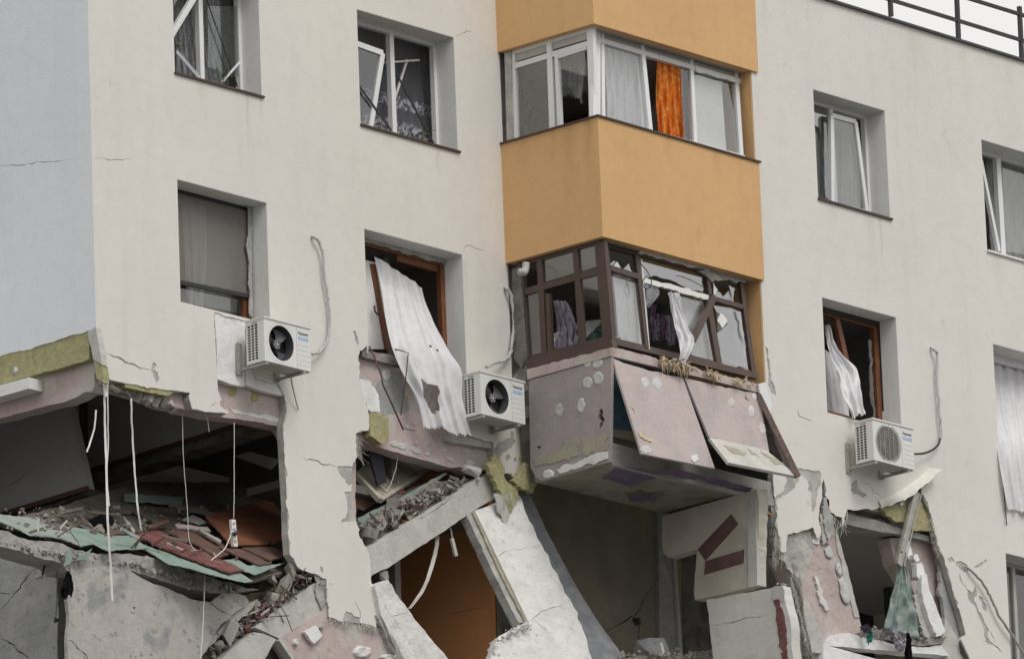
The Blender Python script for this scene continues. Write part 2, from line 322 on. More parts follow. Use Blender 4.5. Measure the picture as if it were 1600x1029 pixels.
M = dict(
 cream=mat('cream_render', (.70, .676, .625), scale=.8, var=.035, bump=.45, bscale=75, streak=.05, speck=.10, pocks=.35, drips=[(2.70, 3.37, .75, .05, .5), (1.9, 3.37, .35, .10, .25), (2.93, 3.37, .4, .03, .4), (6.1, 3.36, .5, .06, .35), (5.2, 3.36, .3, .12, .22), (12.72, 3.37, .8, .04, .5), (12.5, 3.37, .5, .12, .25), (11.8, 3.37, .35, .1, .22), (15.1, 3.3, .6, .15, .25), (12.9, .55, .5, .08, .3), (6.52, 2.0, 1.2, .05, .25), (10.6, 5.9, .8, .12, .2), (13.6, 6.0, .7, .2, .18), (14.6, 6.0, .9, .15, .18)]),
 reveal=mat('reveal_paint', (.72, .72, .70), scale=2, var=.04, bump=.2, bscale=90),
 blue=mat('blue_grey_render', (.745, .78, .815), scale=.8, var=.03, bump=.45, bscale=75, streak=.06),
 orange=mat('orange_render', (.655, .405, .19), scale=1.0, var=.04, bump=.5, bscale=80, streak=.08, pocks=.2, drips=[(-1.42, 3.62, .9, .10, .55, 'Y'), (-1.12, 3.62, 1.1, .13, .45, 'Y'), (-.86, 3.62, .6, .08, .35, 'Y'), (-.35, 3.62, .5, .15, .2, 'Y'), (-1.3, 6.4, 1.2, .12, .3, 'Y'), (8.6, 3.62, .35, .10, .3), (9.5, 3.62, .5, .12, .22), (9.1, 2.55, .45, .06, .3), (9.95, 3.62, .8, .10, .2)]),
 mortar=mat('grey_base_coat', (.36, .36, .34), (.47, .46, .42), 5, rough=.95, bump=.5, bscale=45, var=.12),
 foam=mat('white_foam', (.76, .76, .75), (.60, .60, .58), 7, (.55, .75), bump=.4, bscale=55, var=.05),
 wool=mat('mineral_wool', (.42, .395, .215), (.31, .285, .15), 16, (.4, .7), rough=1, bump=1.0, bscale=60, var=.15),
 tan=mat('tan_wool', (.60, .51, .36), (.46, .37, .23), 20, rough=1, bump=.6, bscale=80),
 pink=mat('pink_panel', (.48, .385, .365), (.50, .475, .44), 3.2, (.45, .66), bump=.4, bscale=35, var=.10, speck=.2, spots=.35),
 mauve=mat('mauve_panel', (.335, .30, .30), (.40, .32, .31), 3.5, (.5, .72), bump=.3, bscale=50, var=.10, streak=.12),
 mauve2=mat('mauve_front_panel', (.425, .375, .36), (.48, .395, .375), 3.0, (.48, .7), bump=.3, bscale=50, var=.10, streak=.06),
 concrete=mat('concrete', (.36, .35, .33), (.25, .245, .235), 5, (.45, .75), bump=.6, bscale=30, var=.12, speck=.3, spots=.35),
 lightconc=mat('light_concrete', (.50, .49, .46), (.40, .39, .37), 4, (.5, .75), bump=.5, bscale=30, var=.08, speck=.25, spots=.35),
 wallconc=mat('plastered_concrete', (.42, .40, .375), (.27, .275, .28), 1.7, (.55, .62), bump=.6, bscale=30, var=.10, speck=.45, spots=.7),
 blucore=mat('blue_grey_core', (.20, .21, .225), (.27, .275, .285), 5, bump=.5, bscale=30, var=.1),
 bluconc=mat('grey_side_concrete', (.33, .335, .335), (.42, .405, .385), 4, (.5, .7), bump=.6, bscale=30, var=.12, speck=.45, spots=.5),
 darkconc=mat('dark_concrete', (.17, .16, .145), (.09, .085, .08), 4, bump=.7, bscale=25, var=.15),  # darker concrete tone, also on the sheets that stand in for shade
 rubble=mat('rubble', (.30, .275, .25), (.20, .185, .17), 8, bump=.8, bscale=40, var=.15, speck=.3),
 paleplaster=mat('pale_plaster', (.60, .59, .555), (.50, .48, .44), 2.5, (.5, .75), var=.06, bump=.3, bscale=30, speck=.15),
 woolthin=mat('wool_residue', (.40, .37, .25), (.34, .305, .27), 7, (.42, .6), rough=1, bump=.8, bscale=60, var=.12),
 linod=mat('dusty_mint_sheet', (.235, .285, .25), (.30, .315, .285), 5, (.40, .62), rough=.8, var=.10, bump=.2, bscale=25),
 glue=mat('adhesive_mortar', (.58, .575, .56), (.44, .43, .415), 16, (.48, .66), bump=1.0, bscale=45, var=.10, speck=.3),
 white=mat('white_plaster', (.70, .69, .67), (.58, .565, .54), 5, (.5, .72), bump=.5, bscale=30, var=.05, speck=.15, spots=.35),
 roomgrey=mat('room_wall_grey', (.40, .39, .375), scale=2, var=.04, bump=.1),
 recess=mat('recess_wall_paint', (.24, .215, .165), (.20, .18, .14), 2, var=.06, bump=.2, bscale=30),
 roombeige=mat('room_wall_beige', (.53, .50, .43), (.45, .42, .35), 2, var=.05, bump=.2, bscale=30),
 roomorange=mat('room_wall_orange', (.68, .31, .13), scale=2, var=.05, bump=.15),
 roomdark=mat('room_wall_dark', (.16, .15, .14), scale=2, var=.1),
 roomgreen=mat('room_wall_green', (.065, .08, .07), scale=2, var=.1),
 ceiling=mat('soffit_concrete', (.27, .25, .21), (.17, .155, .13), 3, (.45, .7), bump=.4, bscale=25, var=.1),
 purple=mat('purple_paint', (.115, .085, .16), (.16, .12, .19), 4, var=.08, rough=.7),
 bluein=mat('blue_inner_paint', (.11, .20, .27), (.07, .13, .19), 4, var=.1, rough=.6),
 pvc=mat('white_pvc', (.74, .75, .755), scale=3, var=.02, rough=.35, streak=.05),
 brown=mat('brown_pvc', (.078, .048, .038), scale=5, var=.12, rough=.45, streak=.1),
 wood=mat('brown_wood_frame', (.20, .078, .034), (.13, .05, .022), 9, (.4, .7), rough=.5, var=.15),
 black=mat('black_metal', (.028, .026, .032), scale=5, var=.15, rough=.5),
 sill=mat('brown_sill', (.075, .045, .035), scale=8, var=.2, rough=.55),
 gasket=mat('dark_gasket', (.03, .03, .03), scale=8, rough=.7),
 greypan=mat('grey_transom_panel', (.43, .42, .395), scale=3, var=.04, rough=.5),
 screen=mat('insect_screen', (.17, .165, .16), scale=3, var=.06, rough=.8),
 acw=mat('casing_white', (.69, .69, .665), scale=4, var=.025, rough=.4, streak=.06),
 acdark=mat('fan_black', (.018, .018, .02), scale=4, var=.1, rough=.5),
 acgrey=mat('fan_grey', (.075, .078, .085), scale=4, var=.06, rough=.45),
 acpan=mat('drip_pan_grey', (.40, .385, .36), scale=6, var=.1, rough=.6),
 print_=mat('grey_print', (.13, .14, .16), scale=4, rough=.6), printb=mat('blue_print', (.27, .47, .70), scale=4, rough=.6),
 galv=mat('galvanised_steel', (.40, .39, .36), (.32, .30, .27), 8, rough=.55, metal=.2, var=.1),
 steel=mat('rusty_steel', (.07, .05, .045), (.13, .07, .045), 14, rough=.7, var=.2),
 wrap=mat('pipe_wrap', (.52, .52, .51), (.30, .30, .30), 45, (.5, .66), bump=.8, bscale=90, rough=.8),
 cablew=mat('white_cable', (.66, .65, .62), scale=4, var=.04, rough=.5), cableb=mat('black_cable', (.02, .02, .022), scale=4, rough=.6),
 lino=mat('mint_sheet', (.20, .28, .24), (.27, .325, .285), 5, (.42, .66), rough=.7, var=.08, bump=.1, bscale=20),
 board=mat('brown_board', (.16, .088, .068), (.11, .066, .054), 5, rough=.75, var=.12), boardo=mat('russet_board', (.24, .095, .045), (.16, .065, .04), 4, rough=.75, var=.12),
 maroon=mat('maroon_board', (.155, .052, .045), (.21, .13, .12), 7, (.5, .75), rough=.7, var=.15), skirt=mat('brown_skirting', (.085, .038, .03), scale=6, var=.1, rough=.6),
 floorw=mat('dusty_floorboards', (.15, .125, .105), (.10, .085, .07), 5, rough=.9, var=.15, bump=.4, bscale=20),
 doorw=mat('cream_door', (.46, .42, .345), (.39, .36, .30), 4, rough=.6, var=.06), navy=mat('navy_board', (.016, .018, .028), scale=4, rough=.6),
 tilebrown=mat('brown_tile', (.145, .085, .08), (.11, .066, .064), 5, rough=.55, var=.08),
 pot=mat('green_pot', (.025, .07, .055), scale=6, rough=.5), leaf=mat('leaf', (.10, .22, .05), (.06, .14, .03), 12, rough=.6), twig=mat('twig', (.17, .09, .06), scale=8),
 brick=mat('orange_brick', (.50, .19, .08), scale=9, var=.12, bump=.4), ground=mat('ground_asphalt', (.11, .105, .10), (.085, .085, .08), .3, bump=.3, bscale=6, var=.1),
 coping=mat('white_coping', (.74, .73, .71), scale=4, rough=.5), flash=mat('dark_flashing', (.05, .05, .055), scale=6, rough=.5, var=.15),
 glass=glass('window_glass', (.94, .95, .95), .16), glassd=glass('window_glass_dusty', (.82, .84, .84), .12), shard=glass('milky_glass', (.72, .74, .75), .38),
 cwhite=fabric('white_curtain', (.88, .875, .90), trans=.22, sheer=.04), csheer=fabric('sheer_curtain', (.70, .70, .70), sheer=.25), clace=fabric('lace_curtain', (.80, .81, .90), sheer=.80, pattern=15, bands=True),
 cgrey=fabric('grey_net', (.60, .60, .62), sheer=.42, pattern=35), corange=fabric('orange_brocade', (.72, .19, .03), c2=(.80, .33, .09), scale=16, trans=.2), clilac=fabric('lilac_cloth', (.42, .38, .47)),
 cpurple=fabric('purple_cloth', (.16, .11, .17), c2=(.24, .17, .22), scale=30), cgreen=fabric('green_cloth', (.29, .37, .345), c2=(.42, .47, .455), scale=9), cblack=fabric('black_cloth', (.02, .02, .024)),
 cteal=fabric('teal_cloth', (.10, .38, .31)), ccheck=fabric('plaid_edge', (.66, .60, .58)), rag=fabric('grey_rag', (.50, .49, .52), c2=(.30, .28, .33), scale=22), mesh=fabric('fibre_mesh', (.50, .50, .46), sheer=.45, pattern=60),
)
# the script continues with the building
# ================================================================== ground and building mass
GZ = -28.6
gnd = link('ground', [(-3000, -3000, GZ), (3000, -3000, GZ), (3000, 3000, GZ), (-3000, 3000, GZ)], [(0, 1, 2, 3)], M['ground']); tag(gnd, kind='structure')
B = empty('apartment_building', (0, 0, GZ))
tag(B, 'cream rendered apartment building with torn open lower floor and stacked orange balconies', 'building')
def W(x, z, y=0.0): return project(V((x, y, z)))
# ---- intact window openings: x0, x1, z0, z1
WA, WB_, WC, WD = (1.454, 2.965, 3.39, 4.853), (4.705, 6.475, 3.385, 4.853), (1.44, 2.99, .56, 2.07), (4.703, 6.485, .50, 2.07)
WE, WF, WG, WH, WI = (11.50, 12.935, 3.395, 4.832), (14.885, 16.6, 3.34, 4.832), (11.48, 12.95, .60, 2.10), (14.9, 16.7, .60, 2.10), (14.93, 16.7, -2.2, -.66)
def rect(w, y): return [W(w[0], w[2], y), W(w[1], w[2], y), W(w[1], w[3], y), W(w[0], w[3], y)]

# ---- left block: finishing coat, insulation, concrete wall
left_out = [W(0, ROOF)+('s',), W(XA+.02, ROOF)+('s',), W(XA+.02, .62)+('s',), (823, 560), (822, 690), (817, 744), (806, 748), (795, 739), (782, 736), (772, 712), (770, 690), (735, 681), (728, 660), (727, 560), (729, 528, 's'),
    (577, 520), (575, 538), (562, 548), (561, 590), (565, 603), (579, 656), (576, 672), (556, 677), (557, 700), (558, 713), (551, 730), (550, 772), (555, 812), (561, 835), (573, 855), (579, 875), (581, 911), (591, 917), (590, 950), (588, 980),
    (568, 973), (532, 970), (514, 963), (510, 904), (494, 896), (469, 888), (453, 865), (448, 760), (444, 690), (443, 662), (448, 640), (445, 618), (434, 598), (400, 590), (394, 500), (368, 497), (335, 488), (337, 540), (340, 600), (343, 633), (357, 641),
    (356, 646), (320, 643), (301, 639), (296, 624), (297, 613), (266, 609), (243, 606), (194, 598), (172, 593), (165, 585), (160, 570), (163, 550), (158, 530), (150.3, 511, 's')]
left_open = [rect(w, 0) for w in (WA, WB_, WC, WD)]
left_peel = [jag(p, .7, 3, 40+i) for i, p in enumerate([
    [(237, 570), (240, 565), (244, 569), (241, 577), (247, 583), (249, 591), (245, 599), (240, 588), (236, 580)],
    [(528, 728), (551, 729), (553, 753), (545, 760), (540, 749), (530, 739)], [(538, 768), (553, 768), (557, 813), (532, 816), (541, 804), (543, 785)],
    [(770, 702), (781, 690), (796, 684), (800, 672), (806, 690), (798, 700), (786, 706), (776, 722)], [(500, 884), (504, 886), (505, 894), (501, 892)], [(537, 960), (541, 954), (550, 957), (553, 962), (562, 964), (566, 978), (536, 975)],
    [(552, 516), (556, 518), (561, 535), (559, 541), (554, 530)], [(790, 712), (795, 709), (798, 716), (792, 720)], [(802, 716), (806, 714), (807, 720), (803, 722)]])]
left_crack = [crack(p, w, 60+i) for i, (p, w) in enumerate([
    ([(160, 548), (167, 552), (186, 559), (202, 568), (223, 575), (237, 577)], 3.2), ([(145.5, 247), (175, 250), (207, 248)], 1.1), ([(711, 57), (722, 52), (737, 50)], 1.3), ([(724, 398), (727, 385), (733, 383), (758, 390)], 1.2),
    ([(474, 713), (478, 718), (497, 720), (515, 725), (529, 729)], 2.6), ([(553, 938), (562, 953), (561, 972)], 2.0), ([(534, 816), (534, 822)], 1), ([(328, 634), (336, 628), (341, 631)], 1.4), ([(400, 566), (470, 582), (474, 600)], 0.7)])]
render_l = slab('facade_render', jag(left_out, 1.1, 4.5, 3), FL, .008, M['cream'], B, left_open+left_peel+left_crack)
slab('insulation_layer', jag(left_out, .5, 9, 4), FL, .10, M['mortar'], B, left_open, off=.0085)
left_core = [W(.11, ROOF), W(XA, ROOF), (828, 600), (828, 700), (771, 697), (764, 733), (753, 735), (738, 739), (720, 729), (702, 730), (650, 715), (594, 699), (556, 685), (556, 860), (520, 900), (478, 880), (466, 700), (446, 668), (400, 658), (350, 652), (300, 643), (262, 634), (235, 622), (175, 606), (158, 600)]
def shrink(w, d=.004): return (w[0]-d, w[1]+d, w[2]-d, w[3]+d)
core_l = slab('concrete_wall', jag([p+(('s',) if i < 2 else ()) for i, p in enumerate(left_core)], 0.50, 5.6, 8), PY(.11), .22, M['pink'], B, [[project(V((x, .11, z))) for x, z in ((w[0], w[2]), (w[1], w[2]), (w[1], w[3]), (w[0], w[3]))] for w in (WA, WB_, WC)]
    + [[W(WD[0], .46, .11), W(WD[1], .46, .11), W(WD[1], WD[3], .11), W(WD[0], WD[3], .11)]])
# ---- side wall of the corner, blue grey
side_out = [(149.8, 509, 's'), tuple(project(V((0, 0, ROOF))))+('s',), tuple(project(V((0, 7, ROOF))))+('s',), tuple(project(V((0, 7, -.9))))+('s',), (-60, 573), (0, 556), (70, 537), (120, 522), (136, 517)]
side_cracks = [crack([(-20, 262), (20, 258), (55, 253.5), (90, 252), (118, 248), (125, 245), (143, 246.5)], .9, 71)]
slab('side_render', jag(side_out, .8, 5, 5), SX, .008, M['blue'], B, side_cracks)
slab('side_insulation', jag([(141, 480, 's'), (138, 561), (90, 576), (50, 586), (0, 601), (-60, 618, 's'), (-60, 540, 's')], 0.50, 5.6, 6), SX, .10, M['wool'], B, off=.009, rough=0.007, grid=0.03)
slab('side_concrete_wall', jag([(152, 420, 's'), (147, 560), (148, 600), (143, 612), (134, 612), (100, 628), (60, 637), (0, 653), (-60, 668, 's'), (-60, 480, 's')], 0.50, 5.6, 7), PX(.112), .22, M['pink'], B)
slab('corner_plaster', jag([(137, 519), (150, 511), (160, 570), (146, 561)], 0.40, 4.199999999999999, 9), SX, .09, M['lightconc'], B, off=-.006)
slab('insulation_board', jag([(146, 562), (159, 571), (161, 597), (150, 590)], 0.40, 4.199999999999999, 10), SX, .10, M['wool'], B, off=.003, rough=0.008, grid=0.03)
dome('plastic_anchor', 24.5, 578, 4.5, 7, PX(.008), .012, M['mortar'], B, 5); dome('plastic_anchor', 24.5, 578, 2.2, 3.6, PX(.0), .012, M['coping'], B, 6)
slab('insulation_board', jag([(194, 597), (243, 604), (266, 608), (272, 612), (262, 618), (240, 614), (196, 605)], 0.35, 4.199999999999999, 11), PY(.012), .10, M['wool'], B, rough=0.008, grid=0.03)
slab('insulation_board', jag([(335, 487), (366, 497), (384, 500), (383, 570), (382, 604), (360, 600), (340, 592)], 0.30, 5.6, 12), PY(.012), .09, M['foam'], B, rough=0.008, grid=0.03)
slab('insulation_board', jag([(384, 540), (400, 556), (440, 566), (446, 600), (445, 619), (415, 612), (384, 601)], 0.30, 5.6, 13), PY(.018), .08, M['foam'], B, rough=0.008, grid=0.03)
for i, (x, y) in enumerate(((363, 610), (398, 619))): dome('wool_plug', x, y, 7, 9, PY(.108), .012, M['wool'], B, 20+i, .3)
slab('mortar_strip', jag([(357, 636), (390, 645), (442, 653), (443, 661), (400, 652), (366, 645)], .8, 3, 14), PY(.105), .012, M['white'], B)
slab('insulation_board', jag([(561, 592), (578, 594), (592, 618), (594, 643), (580, 643), (570, 625)], 0.60, 4.199999999999999, 15), PY(.004), .09, M['foam'], B, rough=0.008, grid=0.03)
slab('insulation_board', jag([(579, 644), (594, 646), (607, 655), (607, 688), (596, 693), (579, 680)], 0.45, 4.199999999999999, 16), PY(-.02), .11, M['wool'], B, rough=0.008, grid=0.03)
_a, _b = PX(-.12).at(45, 589), PX(-.12).at(44, 607)
fb = box('foam_block', (-.12, _a.y, _b.z), (.105, _a.y+1.7, _a.z), M['foam']); tag(fb, 'white foam block stuck on the pink side wall at left edge', 'foam')
slab('mesh_backing', jag([(493, 896), (512, 903), (515, 962), (505, 958), (500, 944), (494, 930)], .9, 4, 21), PY(.035), .02, M['mortar'], B)
# broken blocks under the corner lintel
rnd = random.Random(5)
for i in range(11):
    x = 176+i*9.5; p = PY(.13).at(x, 604+i*3.3+rnd.uniform(-2, 2)); chunk('broken_block', p, (.07+rnd.uniform(0, .03), .07, .055), M['rubble'] if i % 3 else M['pink'], B, 30+i)
# plaster lumps and adhesive on the lintel below the white curtain
for i, (x, y, rx, ry, a) in enumerate([(616, 693, 6, 5, .3), (628, 697, 8, 5, .4), (650, 703, 9, 5, .4), (650, 691, 3, 3, 0), (668, 709, 4, 2.5, .4), (695, 703, 3.4, 3.4, 0), (703, 717, 9, 3, .5), (740, 712, 3.6, 3.4, 0), (735, 722, 8, 4, .4), (640, 668, 10, 3, .3), (660, 600, 9, 20, .1), (676, 640, 6, 12, .1), (604, 584, 7, 10, 0), (592, 562, 9, 6, .3)]):
    dome('adhesive_lump', x, y, rx, ry, PY(.108), .010, M['glue'], B, 80+i, a)
slab('sill_concrete', jag([(565, 547), (600, 552), (629, 559), (629, 569), (600, 566), (566, 556)], 0.40, 4.199999999999999, 17), PY(.03), .12, M['rubble'], B, rough=0.015, grid=0.03)
slab('grey_mortar_patch', jag([(592, 575), (630, 582), (640, 640), (600, 650), (585, 610)], 2, 4, 18), PY(.106), .008, M['bluconc'], B)
slab('lintel_ledge', jag([(700, 676), (735, 683), (769, 690), (771, 700), (745, 697), (700, 688)], 0.40, 5.6, 19), PY(.03), .10, M['lightconc'], B)
chunk('foam_lump', PY(.08).at(737, 733), (.13, .09, .07), M['foam'], B, 77, 22, Matrix.Rotation(.35, 3, 'Y'))

# ---- right block
right_left = [(1206, 648), (1209, 658), (1219, 687), (1229, 712), (1240, 738), (1208, 738), (1209, 760), (1212, 795), (1216, 830), (1221, 862), (1227, 862), (1231, 834),
    (1262, 827), (1270, 823), (1276, 840), (1282, 838), (1280, 800), (1287, 745), (1293, 787), (1299, 800), (1316, 808), (1317, 822), (1320, 808), (1324, 795), (1352, 794), (1380, 790), (1420, 770), (1438, 756), (1442, 772), (1456, 808), (1461, 834), (1468, 858), (1476, 873), (1483, 900), (1490, 925), (1504, 969), (1509, 991), (1502, 1000), (1518, 1030), (1523, 1090, 's')]
right_out = [W(XB, ROOF, YB)+('s',)]+[W(XB, .45, YB)+('s',)]+right_left+[W(17.2, -5, YB)+('s',), W(17.2, ROOF, YB)+('s',)]
right_open = [rect(w, YB) for w in (WE, WF, WG, WH, WI)]
right_peel = [jag(p, .8, 3, 140+i) for i, p in enumerate([
    [(1196, 541), (1200, 545), (1203, 580), (1209, 600), (1213, 618), (1204, 612), (1199, 570)], [(1226, 734), (1240, 732), (1280, 735), (1283, 745), (1275, 790), (1270, 800), (1268, 770), (1262, 765), (1262, 750), (1252, 742), (1248, 752), (1238, 766), (1220, 778), (1213, 782), (1216, 796), (1211, 798), (1209, 780), (1226, 764), (1230, 750)],
    [(1330, 757), (1338, 750), (1346, 768), (1355, 773), (1350, 778), (1341, 772), (1332, 772)], [(1480, 872), (1486, 869), (1492, 877), (1484, 879)], [(1493, 878), (1502, 876), (1512, 883), (1514, 892), (1505, 893), (1498, 886)], [(1518, 888), (1530, 880), (1541, 873), (1542, 877), (1532, 885)], [(1574, 873), (1577, 876), (1579, 893), (1574, 891)],
    [(1509, 918), (1518, 926), (1524, 915), (1527, 930), (1522, 936), (1528, 950), (1536, 965), (1541, 975), (1545, 985), (1546, 1000), (1552, 1006), (1543, 1006), (1538, 985), (1530, 965), (1522, 945), (1513, 935)],
    [(1530, 930), (1536, 935), (1542, 955), (1535, 948)]])]
right_crack = [crack(p, w, 160+i) for i, (p, w) in enumerate([([(1247, 640), (1249, 650), (1258, 653), (1269, 657)], 1.8), ([(1243, 690), (1244, 696)], 1.2), ([(1501, 893), (1504, 910), (1510, 920)], 1.8), ([(1543, 980), (1550, 992), (1555, 1002)], 1.2), ([(1550, 1003), (1558, 1010), (1566, 1018)], 2), ([(1541, 518), (1550, 535)], .8),
    ([(1380, 777), (1365, 770), (1358, 758)], 1.2), ([(1318, 729), (1322, 735)], 1.6), ([(1345, 752), (1358, 757)], 1.4), ([(1510, 992), (1530, 1000), (1552, 1008)], 1.2), ([(1263, 770), (1268, 776), (1270, 790)], 1)])]
slab('facade_render', jag(right_out, 1.1, 4.5, 23), FR, .008, M['cream'], B, right_open+right_peel+right_crack)
slab('insulation_layer', jag(right_out, .5, 9, 24), FR, .08, M['mortar'], B, right_open, off=.0085)
core_r = [W(XB, ROOF-.05, YB)+('s',), W(XB, .45, YB)+('s',), (1212, 650), (1235, 715), (1245, 760), (1290, 770), (1330, 790), (1380, 800), (1430, 812), (1462, 825), (1475, 880), (1500, 960), (1515, 1030), W(14.2, -5, YB)+('s',), W(17.2, -5, YB)+('s',), W(17.2, ROOF-.05, YB)+('s',)]
slab('concrete_wall', jag(core_r, 1, 5, 25), PY(YB+.09), .25, M['pink'], B, [[project(V((x, YB+.09, z))) for x, z in ((w[0], w[2]), (w[1], w[2]), (w[1], w[3]), (w[0], w[3]))] for w in (WE, WF, WG, WH, WI)])
# orange return wall of the right block, beside the glazed balconies
box('orange_return_wall', (XB-.012, YB+.012, zat(1192, 600, FR)), (XB+.30, -.2, ROOF), M['orange'], B)
tr_ = slab('plastic_trim', jag([(1185, 600), (1196, 597), (1201, 612), (1207, 632), (1203, 652), (1196, 640)], .5, 4, 34), PY(YB-.05), .03, M['pvc']); tag(tr_, 'white plastic trim piece under the lower orange return', 'trim')
# roof edge
box('roof_flashing', (XB+.02, YB-.045, ROOF), (17.4, YB+.30, ROOF+.03), M['flash'], B)
box('roof_slab', (.3, .4, ROOF-.35), (17.2, 8.0, ROOF-.05), M['concrete'], B)
box('roof_coping', (10.6, YB+.42, ROOF-.06), (17.4, YB+1.1, ROOF+.15), M['coping'], B)
RL = PY(YB+.75)
RT_ = MB()
def rail(pts, w): 
    for a, b in zip(pts, pts[1:]): RT_.bar(RL.at(*a), RL.at(*b), w, .04, RL.n)
railing = empty('roof_railing', RL.at(1394, 25)); tag(railing, 'dark metal railing along the roof edge above the cream wall', 'railing')
for p in [(1392, -25, 1394.5, 25), (1496.5, -20, 1500, 60), (1595, 10, 1599, 92), (1690, 60, 1696, 124)]: pbar(RL, *p, .05, .05).build('post', M['black'], railing)
for p in [(1370, -8, 1720, 100), (1440, -26, 1720, 60)]: pbar(RL, *p, .042, .04, .004).build('rail', M['black'], railing)
# interior: floors, partitions and back walls that close the rooms
for z in (2.32, 5.05): box('floor_slab', (.34, .34, z), (17.1, 7.6, z+.16), M['roomgrey'], B)
box('floor_slab', (XB+.4, YB+.34, 2.32), (17.1, .33, 2.48), M['roomgrey'], B); box('floor_slab', (XB+.4, YB+.34, 5.05), (17.1, .33, 5.21), M['roomgrey'], B)
box('floor_slab', (11.4, YB+.34, -.42), (17.1, 7.5, -.26), M['roomgrey'], B)
box('floor_slab', (3.6, 3.2, -.42), (XB+.2, 7.5, -.26), M['roomgrey'], B)
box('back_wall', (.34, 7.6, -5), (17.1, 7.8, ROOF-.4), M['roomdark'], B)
for x, z0, y0 in ((3.9, -.2, .34), (XA-.15, -.2, .34), (XB+.45, .5, -.1), (14.0, -.2, YB+.4)): box('partition_wall', (x, y0, z0), (x+.12, 7.6, 5.05), M['roomgrey'], B)
box('side_back_wall', (.12, 2.2, -5.0), (.34, 7.0, -1.0), M['bluconc'], B)
box('end_wall', (17.1, YB+.1, -5), (17.3, 7.8, ROOF), M['cream'], B)
box('lower_storeys', (.1, .35, GZ), (XA+.5, 7.7, -4.9), M['cream'], B); box('lower_storeys', (XA+.52, YB+.3, GZ), (17.2, 7.7, -5.02), M['cream'], B)

# ================================================================== windows of the flat walls
def window(w, y, fr, mull=(), depth=.30, fw=.055, sill=True, nofrm=(), rv='reveal', sillmat='sill'):
    x0, x1, z0, z1 = w; f = y+depth; mb = MB(); t = .07
    if 'L' not in nofrm: mb.box((x0, f, z0), (x0+fw, f+t, z1))
    mb.box((x1-fw, f, z0), (x1, f+t, z1)); mb.box((x0+fw, f, z1-fw), (x1-fw, f+t, z1))
    if 'B' not in nofrm: mb.box((x0+fw, f, z0), (x1-fw, f+t, z0+fw))
    win = mb.build('window', fr, B)
    for px, wd in mull:
        a = PY(f).at(*px); MB().box((a.x, f-.01, z0+fw), (a.x+wd, f+t-.01, z1-fw)).build('mullion', fr, win)
    rb = MB(); e = .006
    rb.box((x1-e, y+.002, z0), (x1+.012, f+.02, z1)); rb.box((x0-.012, y+.002, z0), (x0+e, f+.02, z1)); rb.box((x0+e, y+.002, z1-e), (x1-e, f+.02, z1+.012))
    rb.build('reveal', M[rv], win)
    if sill: box('sill', (x0-.01, y-.03, z0-.022), (x1+.02, f+.01, z0+.004), M[sillmat], win)
    return win
def quadpane(name, pts, pl, m, parent, j=0, seed=0, th=.005, off=0.0): return slab(name, pts, pl, th, m, parent, j=j, seed=seed, off=off, step=6)
def frame_px(pts, pl, w, m, parent, name='sash', t=.05, off=0.0):
    mb = MB(); n = len(pts)
    for i in range(n):
        p, q = pts[i], pts[(i+1) % n]; mb.bar(pl.at(*p)+pl.n*(off+.001*i), pl.at(*q)+pl.n*(off+.001*i), w, t, pl.n)
    return mb.build(name, m, parent)
GW = .30
# top left window: white frame, sash leaning across
wa = window(WA, 0, M['pvc'], [((311, 60), .07)])
wp = PY(GW+.02)
pbar(PY(GW-.10), 262, 66, 324, -36, .075, .05).build('sash', M['pvc'], wa)
quadpane('pane', [(272, 10), (300, -12), (305, -20), (272, -22)], PY(GW+.05), M['glass'], wa)
quadpane('pane', [(325, 10), (375, 10), (375, 120), (325, 105)], wp, M['glassd'], wa)
pbar(PY(GW-.03), 320, -10, 372, 136, .012, .01).build('loose_gasket', M['gasket'], wa)
pbar(PY(GW-.05), 276, 80, 312, 121, .05, .008).build('glass_shard', M['shard'], wa)
pbar(PY(.12), 348, 128, 377, 95, .022, .02).build('loose_strip', M['pvc'], wa)
# top window next to the balcony
wb = window(WB_, 0, M['pvc'], [((608, 60), .075)])
frame_px([(552, 66), (599, 83), (580, 200), (545, 195)], PY(GW-.12), .07, M['pvc'], wb)
quadpane('pane', [(552, 66), (599, 83), (580, 200), (545, 195)], PY(GW-.10), M['glassd'], wb)
pbar(PY(GW+.12), 598, 98, 656, 94, .022, .02).build('curtain_rod', M['coping'], wb)
pbar(PY(GW+.14), 606, 190, 637, 93, .03, .02).build('curtain_rod', M['coping'], wb)
pbar(PY(GW+.0), 620, 115, 678, 224, .03, .01).build('loose_gasket', M['gasket'], wb)
pbar(PY(GW-.13), 562, 135, 612, 204, .028, .01).build('loose_gasket', M['gasket'], wb)
# lower left window with the insect screen
wc = window(WC, 0, M['wood'], [((378, 400), .07)], fw=.09, sill=False)
pbar(PY(GW-.02), 262, 296, 398, 330, .07, .03).build('screen_box', M['gasket'], wc)
slab('insect_screen', [(270, 300), (388, 330), (391, 464), (276, 439)], PY(GW-.03), .004, fabric('screen_mesh', (.40, .38, .36), sheer=.55), wc)
pbar(PY(GW+.03), 279, 320, 289, 480, .09, .05).build('sash', M['wood'], wc)
slab('grey_blind', [(318, 315), (384, 330), (384, 495), (314, 485)], PY(GW+.22), .01, M['greypan'], wc)
pbar(PY(GW-.05), 270, 438, 394, 463, .05, .03).build('screen_bar', M['gasket'], wc)
quadpane('pane', [(272, 440), (392, 466), (392, 492), (274, 470)], PY(GW+.02), M['glassd'], wc)
pbar(PY(GW-.06), 390.5, 333, 393, 494, .05, .02).build('torn_sealant', M['mortar'], wc)
slab('loose_sealant', jag([(384, 312), (396, 318), (394, 340), (391, 400), (394, 450), (392, 490), (389, 490), (388, 335)], 1.0, 4, 3), PY(GW-.075), .008, M['bluconc'], wc)
